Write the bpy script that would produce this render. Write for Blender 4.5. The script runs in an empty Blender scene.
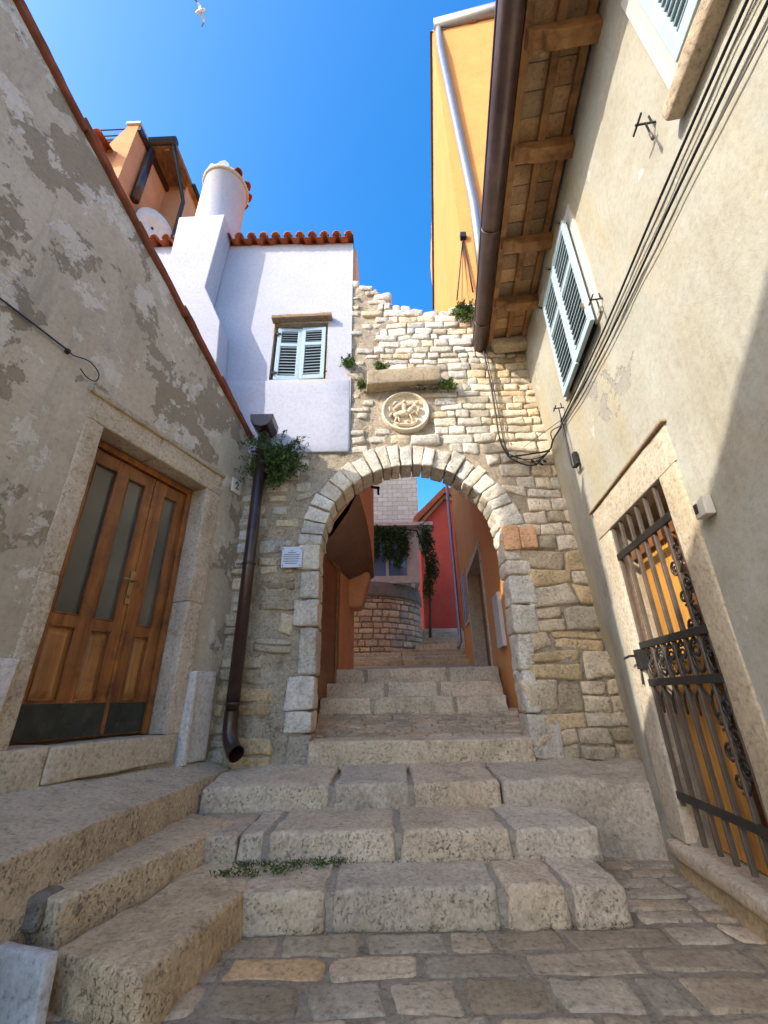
import bpy, math, random
from mathutils import Vector as V, noise, Matrix
random.seed(11)
R = random.uniform
S = bpy.context.scene
COL = S.collection
rad = math.radians

# ------------------------------------------------------------------ camera frame (used to survey real positions on real planes)
FPX = 422.0; PIT = rad(23.7); ROL = rad(1.1)
CAM = V((0, 0, 1.05))
f_ = V((0, math.cos(PIT), math.sin(PIT))); r0 = V((1, 0, 0)); u0 = V((0, -math.sin(PIT), math.cos(PIT)))
rt = r0*math.cos(ROL) - u0*math.sin(ROL); up = u0*math.cos(ROL) + r0*math.sin(ROL)
def ray(x, y): return f_ + rt*((x-384)/FPX) - up*((y-512)/FPX)
def pl(x, y, P, n):
    d = ray(x, y); n = V(n); return CAM + d*((V(P)-CAM).dot(n)/d.dot(n))
def gz(x, y, z): return pl(x, y, (0, 0, z), (0, 0, 1))
def fy(x, y, Y): return pl(x, y, (0, Y, 0), (0, 1, 0))
DR = V((.131, .9914, 0)).normalized(); NR = V((DR.y, -DR.x, 0)); AR = V((1.86, 3.51, 0))      # right wall
DL = V((.34, .94, 0)).normalized(); NL = V((DL.y, -DL.x, 0)); AL = V((-1.65, 4.4, 0))         # left wall
def RW(Y, z, o=0):      # point on right wall at depth Y, o metres out into the lane
    p = AR + DR*((Y-AR.y)/DR.y) - NR*o; return V((p.x, p.y, z))
def LW(Y, z, o=0):      # point on left wall, o metres out into the lane
    p = AL + DL*((Y-AL.y)/DL.y) + NL*o; return V((p.x, p.y, z))
def PR(x, y, o=0): return pl(x, y, AR-NR*o, NR)
YW = 4.45               # face of the arch wall

# ------------------------------------------------------------------ materials
class NT:
    def __init__(s, name):
        s.m = bpy.data.materials.new(name); s.m.use_nodes = True
        s.t = s.m.node_tree; s.n = s.t.nodes; s.l = s.t.links
        s.b = s.n['Principled BSDF']; s.tc = s.n.new('ShaderNodeTexCoord')
        g = s.n.new('ShaderNodeNewGeometry'); s.pos = g.outputs['Position']
    def lk(s, a, b): s.l.new(a, b)
    def mp(s, sc=(1, 1, 1)):
        m = s.n.new('ShaderNodeMapping'); m.inputs['Scale'].default_value = sc; s.lk(s.pos, m.inputs['Vector']); return m.outputs[0]
    def noise(s, scale, det=6, ro=.6, dist=0, sc=None):
        n = s.n.new('ShaderNodeTexNoise'); n.inputs['Scale'].default_value = scale; n.inputs['Detail'].default_value = det
        n.inputs['Roughness'].default_value = ro; n.inputs['Distortion'].default_value = dist
        s.lk(s.mp(sc) if sc else s.pos, n.inputs['Vector']); return n.outputs['Fac']
    def vor(s, scale, feat='F1', sc=None, rnd=1):
        n = s.n.new('ShaderNodeTexVoronoi'); n.feature = feat; n.inputs['Scale'].default_value = scale; n.inputs['Randomness'].default_value = rnd
        s.lk(s.mp(sc) if sc else s.pos, n.inputs['Vector']); return n
    def ramp(s, fac, pts):
        r = s.n.new('ShaderNodeValToRGB'); e = r.color_ramp.elements
        while len(e) < len(pts): e.new(.5)
        for i, (p, c) in enumerate(pts):
            e[i].position = p; e[i].color = (c, c, c, 1) if not hasattr(c, '__len__') else (*c, 1)
        s.lk(fac, r.inputs[0]); return r.outputs[0]
    def mix(s, fac, a, b, mode='MIX'):
        m = s.n.new('ShaderNodeMix'); m.data_type = 'RGBA'; m.blend_type = mode
        for sock, v in ((m.inputs[0], fac), (m.inputs[6], a), (m.inputs[7], b)):
            if hasattr(v, 'links') or hasattr(v, 'is_linked'): s.lk(v, sock)
            elif not hasattr(v, '__len__'): sock.default_value = v
            else: sock.default_value = (*v, 1)
        return m.outputs[2]
    def mth(s, op, a, b):
        m = s.n.new('ShaderNodeMath'); m.operation = op
        for i, v in enumerate((a, b)):
            if hasattr(v, 'is_linked'): s.lk(v, m.inputs[i])
            else: m.inputs[i].default_value = v
        return m.outputs[0]
    def bump(s, h, st, dist=.01, prev=None):
        b = s.n.new('ShaderNodeBump'); b.inputs['Strength'].default_value = st; b.inputs['Distance'].default_value = dist
        s.lk(h, b.inputs['Height'])
        if prev: s.lk(prev, b.inputs['Normal'])
        return b.outputs[0]
    def fin(s, col, rough=.85, nrm=None, metal=0, spec=.3):
        if hasattr(col, 'is_linked'): s.lk(col, s.b.inputs['Base Color'])
        else: s.b.inputs['Base Color'].default_value = (*col, 1)
        if hasattr(rough, 'is_linked'): s.lk(rough, s.b.inputs['Roughness'])
        else: s.b.inputs['Roughness'].default_value = rough
        s.b.inputs['Metallic'].default_value = metal; s.b.inputs['Specular IOR Level'].default_value = spec
        if nrm: s.lk(nrm, s.b.inputs['Normal'])
        return s.m
    def tint(s):
        a = s.n.new('ShaderNodeAttribute'); a.attribute_name = 'tint'; return a.outputs['Color']

def stone(name, a, b, dark, pit=.5, bst=.8, lich=None, sc=1., amt=.5, rough=.92):
    """pitted limestone: base a..b by noise, times the per-stone tint, with dark pits and dirt"""
    s = NT(name)
    c = s.ramp(s.noise(3.2*sc, 8, .65, .4), [(.3, a), (.7, b)])
    c = s.mix(1, c, s.tint(), 'MULTIPLY')
    fine = s.noise(38*sc, 8, .7)
    c = s.mix(1, c, s.ramp(fine, [(.3, .42), (.46, .95), (.56, 1.05), (.72, 1.3)]), 'MULTIPLY')
    pits = s.noise(62*sc, 6, .7, .3)
    sx = s.n.new('ShaderNodeSeparateXYZ'); gg = s.n.new('ShaderNodeNewGeometry'); s.lk(gg.outputs['True Normal'], sx.inputs[0])
    flat = s.ramp(s.mth('ABSOLUTE', sx.outputs[2], 0), [(.55, 1), (.9, .12)])
    pm = s.mth('MULTIPLY', s.ramp(pits, [(.565, 0), (.63, 1)]), s.mth('MULTIPLY', flat, s.ramp(s.noise(4*sc, 8, .7), [(.44, 0), (.6, 1)])))
    c = s.mix(s.mth('MULTIPLY', pm, pit), c, dark)
    dirt = s.ramp(s.noise(4.5*sc, 12, .8, .3), [(.5, 0), (.66, 1)])
    spot = s.mth('MULTIPLY', s.ramp(s.noise(1.3*sc, 6, .6), [(.5, 0), (.66, 1)]), s.ramp(s.noise(20*sc, 8, .75), [(.45, 0), (.6, 1)]))
    c = s.mix(s.mth('MULTIPLY', spot, .5), c, (.26, .185, .105))
    c = s.mix(s.mth('MULTIPLY', dirt, amt), c, dark)
    if lich: c = s.mix(s.ramp(s.noise(2.3, 9, .75, .3), [(.6, 0), (.7, .75)]), c, lich)
    h = s.mth('SUBTRACT', s.mth('ADD', s.mth('MULTIPLY', s.noise(14*sc, 9, .7), .9), s.mth('MULTIPLY', fine, .45)), s.mth('MULTIPLY', pm, .5))
    return s.fin(c, rough, s.bump(h, bst, .02))

def plaster(name, base, alt, patch, stain=None, thr=.55, psc=1.6, bst=.35, stz=.35, bumpsc=1., patch2=None, dirt=(.12, .11, .1), dirtamt=.35):
    """weathered render: mottled base, sharp edged patches where the top coat came off, soft stains"""
    s = NT(name)
    c = s.ramp(s.noise(1.7, 8, .6, .3), [(.3, base), (.72, alt)])
    h = s.mth('MULTIPLY', s.noise(60*bumpsc, 6, .7), .12)
    if stain: c = s.mix(s.ramp(s.noise(1.1, 5, .6, .6, (1, 1, stz)), [(.45, 0), (.68, .75)]), c, stain)
    if patch:
        pm = s.ramp(s.noise(psc, 14, .66, .12), [(thr, 0), (thr+.009, 1)])
        c = s.mix(pm, c, patch); h = s.mth('SUBTRACT', h, s.mth('MULTIPLY', pm, .8))
    if patch2:
        pm2 = s.ramp(s.noise(psc*2.3, 12, .7, .15), [(thr+.03, 0), (thr+.045, .85)])
        c = s.mix(pm2, c, patch2); h = s.mth('SUBTRACT', h, s.mth('MULTIPLY', pm2, .2))
    fine = s.noise(26, 9, .75)
    c = s.mix(1, c, s.ramp(fine, [(.3, .8), (.5, 1.), (.7, 1.1)]), 'MULTIPLY')
    stk = s.mth('MULTIPLY', s.ramp(s.noise(5, 9, .7, .2, (1, 1, .12)), [(.52, 0), (.72, 1)]), s.ramp(s.noise(.7, 4), [(.4, .2), (.6, 1)]))
    c = s.mix(s.mth('MULTIPLY', stk, .42), c, dirt)
    sp = s.mth('MULTIPLY', s.ramp(s.noise(9, 10, .8, .3), [(.57, 0), (.7, 1)]), dirtamt)
    c = s.mix(sp, c, dirt)
    h = s.mth('ADD', s.mth('ADD', h, s.mth('MULTIPLY', s.noise(5, 8, .65), .5)), s.mth('MULTIPLY', s.noise(85, 3, .6), .16))
    return s.fin(c, .93, s.bump(h, bst, .02))

def wood(name, a, b, sc=(1, 1, .06), freq=14, rough=.45, bst=.25, spec=.4, dark=None):
    s = NT(name)
    g = s.noise(freq, 9, .65, .5, sc)
    c = s.ramp(g, [(.3, a), (.66, b)])
    c = s.mix(.8, c, s.ramp(s.noise(2.5, 5, .6), [(.3, .6), (.7, 1.15)]), 'MULTIPLY')
    if dark: c = s.mix(s.ramp(s.noise(4, 6, .7), [(.52, 0), (.68, .8)]), c, dark)
    return s.fin(c, rough, s.bump(g, bst, .006), 0, spec)

def paint(name, c, rough=.5, metal=0, var=.15, bst=.1, dirt=None, spec=.4, damt=.5):
    s = NT(name)
    k = s.mix(1, c, s.ramp(s.noise(7, 7, .6), [(.3, 1-var), (.7, 1+var)]), 'MULTIPLY')
    if dirt: k = s.mix(s.mth('MULTIPLY', s.ramp(s.noise(12, 9, .75, .4), [(.52, 0), (.66, 1)]), damt), k, dirt)
    return s.fin(k, rough, s.bump(s.noise(70, 4), bst, .003), metal, spec)

def leafmat(name, a, b):
    s = NT(name)
    c = s.mix(1, s.ramp(s.noise(9, 4), [(.3, a), (.7, b)]), s.tint(), 'MULTIPLY')
    s.b.inputs['Transmission Weight'].default_value = 0
    m = s.fin(c, .55, None, 0, .3)
    return m

MT = dict(
 arch=stone('arch_limestone', (.54, .485, .39), (.74, .695, .60), (.16, .13, .1), .5, .9, None, 1, .3),
 mortar=stone('lime_mortar', (.38, .31, .22), (.50, .42, .31), (.09, .075, .05), .6, 1.1, (.17, .165, .10), 1.2, .75),
 step=stone('step_limestone', (.54, .425, .29), (.70, .585, .43), (.10, .085, .07), .7, .8, None, 1, .42),
 stepold=stone('rough_step_limestone', (.54, .43, .29), (.70, .575, .41), (.11, .08, .05), .6, 1.1, (.30, .19, .09), 1, .35),
 paving=stone('paving_stone', (.42, .325, .21), (.60, .48, .33), (.10, .085, .07), .5, .7, None, 1, .4),
 joint=stone('paving_joint', (.32, .26, .18), (.42, .345, .25), (.06, .05, .035), .5, .9, (.07, .08, .035), 1.4, .5),
 cement=stone('grey_cement', (.26, .24, .21), (.36, .335, .30), (.12, .105, .09), .3, .6, None, 1.3, .35),
 marble=stone('pale_marble', (.54, .50, .45), (.66, .62, .57), (.3, .27, .24), .2, .3, None, .8, .2, .7),
 ledge=stone('ledge_stone', (.47, .39, .285), (.60, .515, .40), (.13, .10, .07), .4, .6, None, 1, .4),
 surround=stone('door_surround_stone', (.50, .41, .30), (.64, .55, .43), (.20, .16, .12), .35, .7, (.36, .25, .15), 1, .35),
 gatestone=stone('gate_surround_stone', (.47, .40, .29), (.57, .51, .40), (.30, .22, .13), .15, .4, (.48, .33, .17), 1, .35),
 lp=plaster('left_house_plaster', (.43, .36, .265), (.54, .465, .36), (.29, .235, .165), (.37, .305, .22), .515, 1.15, .6, .5, 1., (.60, .54, .45)),
 rp=plaster('right_house_plaster', (.35, .325, .245), (.44, .445, .39), (.33, .315, .27), (.39, .325, .19), .60, .9, .5, .3, 1., (.50, .50, .46), (.22, .19, .15), .3),
 white=plaster('white_house_plaster', (.42, .43, .50), (.47, .48, .55), None, None, .6, 1, .12, .3, 1, None, (.36, .36, .41), .15),
 orange=plaster('orange_render', (.58, .25, .11), (.66, .31, .15), None, None, .6, 1, .12, .3, 1, None, (.4, .2, .1), .2),
 peach=plaster('peach_render', (.68, .33, .17), (.74, .40, .23), None, (.56, .29, .16), .6, 1, .15, .3, 1, None, (.3, .16, .1), .35),
 yellow=plaster('yellow_render', (.60, .255, .075), (.66, .30, .095), None, (.56, .25, .075), .6, 1, .12, .25, 1, None, (.42, .22, .08), .2),
 red=plaster('red_render', (.50, .07, .05), (.58, .10, .065), None, None, .6, 1, .12, .25, 1, None, (.3, .05, .04), .2),
 tile=paint('terracotta_tile', (.36, .10, .045), .85, 0, .35, .4, (.12, .05, .03), .2),
 tile2=paint('old_ridge_tile', (.19, .058, .028), .85, 0, .4, .5, (.10, .06, .04), .2),
 door=wood('varnished_door_wood', (.14, .042, .010), (.40, .15, .038), (1, 1, .07), 16, .34, .2, .5, (.08, .03, .012)),
 doorpanel=wood('varnished_panel_wood', (.22, .085, .022), (.5, .23, .07), (1, 1, .06), 13, .36, .2, .5, (.1, .04, .015)),
 kick=paint('dark_kick_plate', (.035, .04, .033), .45, .3, .4, .2, (.10, .09, .07), .5),
 gatewood=wood('golden_door_wood', (.50, .22, .035), (.72, .36, .07), (1, 1, .05), 12, .4, .2, .4),
 darkwood=wood('dark_door_wood', (.14, .05, .02), (.28, .11, .04), (1, .1, 1), 12, .4, .2, .4),
 beam=wood('eave_timber', (.22, .105, .04), (.42, .22, .09), (1, 1, 1), 6, .75, .5, .2, (.09, .045, .02)),
 soffit=stone('eave_clay_boards', (.38, .22, .10), (.56, .36, .19), (.09, .05, .03), .3, .6, (.2, .10, .05), 1, .5),
 limewash=paint('lime_joint', (.5, .44, .36), .9, 0, .2, .3, (.2, .14, .09)),
 shutter=paint('pale_blue_shutter_paint', (.40, .51, .56), .5, 0, .07, .1, (.33, .42, .43), .4),
 shutterw=paint('grey_blue_shutter_paint', (.36, .47, .53), .5, 0, .07, .1, (.28, .36, .4), .4),
 slatdark=paint('shutter_gap', (.035, .03, .03), .8),  # near-black colour for the shade between slats, also on pane and grille
 wframe=paint('white_window_surround', (.52, .50, .47), .8, 0, .06, .2, (.5, .47, .43)),
 brown=paint('brown_gutter_enamel', (.045, .022, .018), .28, .2, .15, .03, (.08, .05, .04), .6),
 gutter=paint('aged_copper_gutter', (.13, .085, .075), .38, .55, .25, .08, (.07, .055, .05), .5),
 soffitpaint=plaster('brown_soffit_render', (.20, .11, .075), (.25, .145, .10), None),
 vframe=paint('cream_veranda_frame', (.72, .66, .57), .7, 0, .08, .1, (.4, .36, .3), .4),
 zinc=paint('zinc_gutter', (.26, .28, .31), .38, .6, .12, .05, (.3, .32, .34), .5),
 iron=paint('painted_iron', (.028, .028, .026), .42, .3, .25, .12, (.10, .07, .045), .5, .35),
 ironlit=paint('sunlit_weathered_iron', (.12, .095, .075), .5, .3, .3, .15, (.2, .14, .09), .5, .5),  # paler weathered iron, with sunlight put into its colour
 black=paint('black_cable', (.016, .016, .018), .5),
 grey=paint('grey_cable', (.22, .2, .18), .6),
 brass=paint('aged_brass', (.36, .27, .14), .3, .9, .15, .05),
 plasticw=paint('cream_plastic', (.60, .55, .45), .45, 0, .05),
 platew=paint('enamel_plate', (.66, .64, .58), .4, 0, .05, .05, (.45, .4, .33)),
 alu=paint('brushed_metal_plate', (.44, .45, .48), .42, .35, .08, .05, (.3, .3, .32)),
 ink=paint('engraved_ink', (.06, .06, .07), .6),
 ivory=stone('carved_roundel_stone', (.68, .58, .43), (.78, .70, .56), (.50, .33, .17), .3, .4, (.66, .42, .22), 1.6, .35),
 leaf=leafmat('leaf_green', (.05, .10, .022), (.12, .19, .045)),
 dleaf=leafmat('ivy_green', (.03, .07, .018), (.08, .14, .035)),
 moss=leafmat('moss_green', (.05, .085, .02), (.09, .13, .035)),
 bark=wood('twig_bark', (.06, .045, .03), (.12, .09, .06)),
 featherw=paint('white_feather', (.75, .75, .74), .8), featherd=paint('dark_wing_tip', (.05, .05, .055), .8), featherg=paint('grey_wing', (.42, .43, .45), .8),
)
def glassmat(name, col, rough=.08):
    s = NT(name)
    c = s.mix(s.ramp(s.noise(1.4, 3), [(.35, 0), (.65, 1)]), col, tuple(v*1.5 for v in col))
    return s.fin(c, rough, s.bump(s.noise(2.2, 2), .03, .01), 0, .6)
MT['glass'] = glassmat('frosted_door_glass', (.085, .085, .07), .22)
MT['skyglass'] = glassmat('sky_tinted_glass', (.12, .2, .32), .05)  # blue base colour paints the sky's reflection into the glass
def towermat():
    s = NT('tower_masonry')
    m = s.n.new('ShaderNodeMapping'); m.inputs['Rotation'].default_value = (rad(90), 0, 0)
    nz = s.n.new('ShaderNodeTexNoise'); nz.inputs['Scale'].default_value = 2.5; s.lk(s.pos, nz.inputs['Vector'])
    va = s.n.new('ShaderNodeVectorMath'); va.operation = 'MULTIPLY_ADD'; s.lk(nz.outputs['Color'], va.inputs[0]); va.inputs[1].default_value = (.12, .12, .12); s.lk(s.pos, va.inputs[2])
    s.lk(va.outputs[0], m.inputs['Vector'])
    b = s.n.new('ShaderNodeTexBrick'); s.lk(m.outputs[0], b.inputs['Vector'])
    b.inputs['Color1'].default_value = (.62, .57, .49, 1); b.inputs['Color2'].default_value = (.50, .44, .36, 1); b.inputs['Mortar'].default_value = (.40, .34, .27, 1)
    b.inputs['Scale'].default_value = 1; b.inputs['Mortar Size'].default_value = .014; b.inputs['Brick Width'].default_value = .42; b.inputs['Row Height'].default_value = .2; b.inputs['Bias'].default_value = -.1
    c = s.mix(1, b.outputs['Color'], s.ramp(s.noise(9, 8, .7), [(.3, .78), (.7, 1.12)]), 'MULTIPLY')
    return s.fin(c, .92, s.bump(s.mth('SUBTRACT', s.noise(9, 6), b.outputs['Fac']), .6, .03))
MT['tower'] = towermat()

# ------------------------------------------------------------------ mesh building
class MB:
    def __init__(s): s.v = []; s.f = []; s.t = []; s.sm = []
    def add(s, vs, fs, tint=(1, 1, 1), smooth=False):
        o = len(s.v); s.v += [V(p) for p in vs]; s.t += [tint]*len(vs)
        s.f += [tuple(i+o for i in f) for f in fs]; s.sm += [smooth]*len(fs); return s
    def hexa(s, c, tint=(1, 1, 1)):      # 8 corners: bottom 0-3 ccw, top 4-7
        return s.add(c, [(3, 2, 1, 0), (4, 5, 6, 7), (0, 1, 5, 4), (1, 2, 6, 5), (2, 3, 7, 6), (3, 0, 4, 7)], tint)
    def box(s, x0, x1, y0, y1, z0, z1, tint=(1, 1, 1)):
        return s.hexa([(x0, y0, z0), (x1, y0, z0), (x1, y1, z0), (x0, y1, z0), (x0, y0, z1), (x1, y0, z1), (x1, y1, z1), (x0, y1, z1)], tint)
    def slab(s, fn, a0, a1, z0, z1, o0, o1, tint=(1, 1, 1)):   # box in wall coordinates fn(Y, z, o)
        return s.hexa([fn(a0, z0, o1), fn(a1, z0, o1), fn(a1, z0, o0), fn(a0, z0, o0), fn(a0, z1, o1), fn(a1, z1, o1), fn(a1, z1, o0), fn(a0, z1, o0)], tint)
    def bar(s, p, q, w, h=None, upv=(0, 0, 1), tint=(1, 1, 1)):   # rectangular bar from p to q
        p, q = V(p), V(q); h = h or w; d = (q-p).normalized(); a = d.cross(V(upv))
        if a.length < 1e-4: a = d.cross(V((1, 0, 0)))
        a.normalize(); b = a.cross(d).normalized(); a = a*w/2; b = b*h/2
        return s.hexa([p-a-b, p+a-b, q+a-b, q-a-b, p-a+b, p+a+b, q+a+b, q-a+b], tint)
    def tube(s, pts, r, n=10, cap=True, tint=(1, 1, 1), flat=1.):
        pts = [V(p) for p in pts]; m = len(pts); rs = r if hasattr(r, '__len__') else [r]*m
        prev = None; vs = []
        for i, p in enumerate(pts):
            d = (pts[min(i+1, m-1)]-pts[max(i-1, 0)]).normalized()
            if prev is None:
                a = d.cross(V((0, 0, 1)));
                if a.length < .05: a = d.cross(V((0, 1, 0)))
            else: a = prev - d*prev.dot(d)
            a.normalize(); prev = a; b = d.cross(a)
            for k in range(n):
                t = 2*math.pi*k/n; vs.append(p + a*math.cos(t)*rs[i] + b*math.sin(t)*rs[i]*flat)
        fs = [(i*n+k, i*n+(k+1) % n, (i+1)*n+(k+1) % n, (i+1)*n+k) for i in range(m-1) for k in range(n)]
        if cap: fs += [tuple(range(n-1, -1, -1)), tuple((m-1)*n+k for k in range(n))]
        return s.add(vs, fs, tint, True)
    def rock(s, c, r=.02, amp=.006, res=.06, tint=(1, 1, 1), ns=6., big=0.):
        """rounded, worn block through 8 corners"""
        c = [V(p) for p in c]
        L = max((c[1]-c[0]).length, (c[5]-c[4]).length); W = max((c[3]-c[0]).length, (c[7]-c[4]).length); H = (c[4]-c[0]).length
        D = (L, W, H); ticks = []
        for d in D:
            rr = min(r, d*.45); n = max(1, min(14, int((d-2*rr)/res)))
            ticks.append([0, rr*.4, rr] + [rr+(d-2*rr)*i/n for i in range(1, n)] + [d-rr, d-rr*.4, d])
        idx = {}; vs = []; fs = []
        off = V((R(-50, 50), R(-50, 50), R(-50, 50)))
        def vert(i, j, k):
            if (i, j, k) in idx: return idx[(i, j, k)]
            p = V((ticks[0][i], ticks[1][j], ticks[2][k]))
            q = V([min(max(p[a], min(r, D[a]*.45)), D[a]-min(r, D[a]*.45)) for a in range(3)])
            n = p-q
            if n.length > 1e-6: n.normalize()
            rr = min(r, min(D)*.45)
            cx, cy = ticks, None
            g = q + n*rr
            nn = noise.noise(g*ns+off)*amp + noise.noise(g*ns*3.1+off)*amp*.5 + noise.noise(g*1.7+off)*big
            g = g + n*nn
            u, v, w = g.x/L, g.y/W, g.z/H
            P = ((c[0]*(1-u)+c[1]*u)*(1-v)+(c[3]*(1-u)+c[2]*u)*v)*(1-w) + ((c[4]*(1-u)+c[5]*u)*(1-v)+(c[7]*(1-u)+c[6]*u)*v)*w
            idx[(i, j, k)] = len(vs); vs.append(P); return idx[(i, j, k)]
        N = [len(t)-1 for t in ticks]
        for i in range(N[0]):
            for j in range(N[1]):
                fs.append((vert(i, j, 0), vert(i, j+1, 0), vert(i+1, j+1, 0), vert(i+1, j, 0)))
                fs.append((vert(i, j, N[2]), vert(i+1, j, N[2]), vert(i+1, j+1, N[2]), vert(i, j+1, N[2])))
        for i in range(N[0]):
            for k in range(N[2]):
                fs.append((vert(i, 0, k), vert(i+1, 0, k), vert(i+1, 0, k+1), vert(i, 0, k+1)))
                fs.append((vert(i, N[1], k), vert(i, N[1], k+1), vert(i+1, N[1], k+1), vert(i+1, N[1], k)))
        for j in range(N[1]):
            for k in range(N[2]):
                fs.append((vert(0, j, k), vert(0, j, k+1), vert(0, j+1, k+1), vert(0, j+1, k)))
                fs.append((vert(N[0], j, k), vert(N[0], j+1, k), vert(N[0], j+1, k+1), vert(N[0], j, k+1)))
        return s.add(vs, fs, tint, True)
    def rbox(s, x0, x1, y0, y1, z0, z1, **k):
        return s.rock([(x0, y0, z0), (x1, y0, z0), (x1, y1, z0), (x0, y1, z0), (x0, y0, z1), (x1, y0, z1), (x1, y1, z1), (x0, y1, z1)], **k)
    def pillow(s, q, fn, h=.03, deep=.04, tint=(1, 1, 1), n=6, m=5, rough=.012, edge=.22):
        """face stone: 4 corners (a,b) in surface coordinates, fn(a,b,out) gives the point"""
        off = V((R(-90, 90), R(-90, 90), 0)); vs = []
        us = [0, .03, .09]+[.09+.82*i/(n-3) for i in range(1, n-3)]+[.91, .97, 1]; ws = [0, .05, .13]+[.13+.74*i/(m-3) for i in range(1, m-3)]+[.87, .95, 1]
        A, B = len(us), len(ws); ctr = sum((V(p) for p in q), V((0, 0)))/4
        tx, ty = R(-.6, .6), R(-.6, .6)
        for j, w in enumerate(ws):
            for i, u in enumerate(us):
                a = V(q[0])*(1-u)*(1-w)+V(q[1])*u*(1-w)+V(q[2])*u*w+V(q[3])*(1-u)*w
                # round the corners
                cu, cw = abs(u-.5)*2, abs(w-.5)*2
                k = max(0, cu*cw-.7)*.2
                jit = noise.noise(V((a.x*7, a.y*7, 3))+off)*.022+noise.noise(V((a.x*19, a.y*19, 3))+off)*.008
                a = a + (ctr-a)*k + V((jit, -jit*.8))
                ring = i in (0, A-1) or j in (0, B-1)
                ring2 = (i in (1, A-2) or j in (1, B-2)) and not ring
                o = -deep if ring else h*(.72 if ring2 else 1.) + (noise.noise(V((a.x*9, a.y*9, 0))+off)+.5*noise.noise(V((a.x*25, a.y*25, 0))+off))*rough + h*(tx*(u-.5)+ty*(w-.5))
                if ring2: o += R(-.004, .004)
                vs.append(fn(a.x, a.y, o))
        fs = [(j*A+i, j*A+i+1, (j+1)*A+i+1, (j+1)*A+i) for j in range(B-1) for i in range(A-1)]
        return s.add(vs, fs, tint, True)
    def prism(s, poly, fn, o0, o1, tint=(1, 1, 1)):   # polygon in surface coordinates extruded between o0 (back) and o1 (front)
        n = len(poly); vs = [fn(a, b, o1) for a, b in poly]+[fn(a, b, o0) for a, b in poly]
        fs = [tuple(range(n)), tuple(range(2*n-1, n-1, -1))]+[(i, n+i, n+(i+1) % n, (i+1) % n) for i in range(n)]
        return s.add(vs, fs, tint)
    def lathe(s, prof, c, n=24, tint=(1, 1, 1), ax=None):
        vs = []; c = V(c)
        for r, z in prof:
            for k in range(n):
                t = 2*math.pi*k/n; vs.append(c+V((r*math.cos(t), r*math.sin(t), z)))
        m = len(prof)
        fs = [(i*n+k, i*n+(k+1) % n, (i+1)*n+(k+1) % n, (i+1)*n+k) for i in range(m-1) for k in range(n)]
        fs += [tuple(range(n-1, -1, -1)), tuple((m-1)*n+k for k in range(n))]
        return s.add(vs, fs, tint, True)
    def leaves(s, c, rx, ry, rz, n, size, up_=.3, hang=0, shell=.5):
        for _ in range(n):
            d = V((R(-1, 1), R(-1, 1), R(-1, 1)))
            while d.length > 1 or d.length < .05: d = V((R(-1, 1), R(-1, 1), R(-1, 1)))
            if random.random() < shell: d = d.normalized()*R(.75, 1)
            lump = .72+.75*noise.noise(d*2.6+V(c)*3)
            p = V(c)+V((d.x*rx, d.y*ry, d.z*rz))*lump
            a = V((R(-1, 1), R(-1, 1), R(-1, 1))).normalized(); b = a.cross(V((R(-1, 1), R(-1, 1), R(-1, 1)))).normalized()
            a = (a+V((0, -.2, up_-hang))).normalized(); b = a.cross(b).normalized(); l = size*R(.6, 1.3); w = l*R(.3, .5)
            t = R(.6, 1.35); tint = (t*R(.85, 1.2), t, t*R(.7, 1.1))
            bend = a.cross(b)*l*.12
            s.add([p, p+a*l*.5+b*w*.5+bend, p+a*l, p+a*l*.5-b*w*.5+bend], [(0, 1, 2, 3)], tint)
        return s
    def build(s, name, mat, parent=None, loc=None, bev=0, fix=True):
        me = bpy.data.meshes.new(name)
        if parent is not None: base = TRUE[parent]
        elif loc is not None: base = V(loc)
        else:
            xs = [p.x for p in s.v]; ys = [p.y for p in s.v]; base = V(((min(xs)+max(xs))/2, (min(ys)+max(ys))/2, min(p.z for p in s.v)))
        me.from_pydata([p-base for p in s.v], [], s.f)
        me.materials.append(MT[mat])
        at = me.color_attributes.new('tint', 'FLOAT_COLOR', 'POINT')
        at.data.foreach_set('color', [x for t in s.t for x in (*t, 1)])
        me.polygons.foreach_set('use_smooth', s.sm); me.update()
        if fix:
            import bmesh
            bm = bmesh.new(); bm.from_mesh(me); bmesh.ops.recalc_face_normals(bm, faces=bm.faces); bm.to_mesh(me); bm.free()
        o = bpy.data.objects.new(name, me); COL.objects.link(o)
        if parent is not None: o.parent = parent; TRUE[o] = base
        else: o.location = base; TRUE[o] = base
        if bev:
            b = o.modifiers.new('bevel', 'BEVEL'); b.width = bev; b.segments = 2; b.limit_method = 'ANGLE'; b.angle_limit = rad(40)
        return o
TRUE = {}
def tag(o, label=None, cat=None, group=None, kind=None):
    if label: o['label'] = label
    if cat: o['category'] = cat
    if group: o['group'] = group
    if kind: o['kind'] = kind
    return o
def thing(name, loc, label, cat, group=None):
    o = bpy.data.objects.new(name, None); COL.objects.link(o); o.location = loc; o.empty_display_size = .1; TRUE[o] = V(loc)
    return tag(o, label, cat, group)
def XZ(Y): return lambda a, b, o: V((a, Y-o, b))     # frontal surface at depth Y
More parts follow.
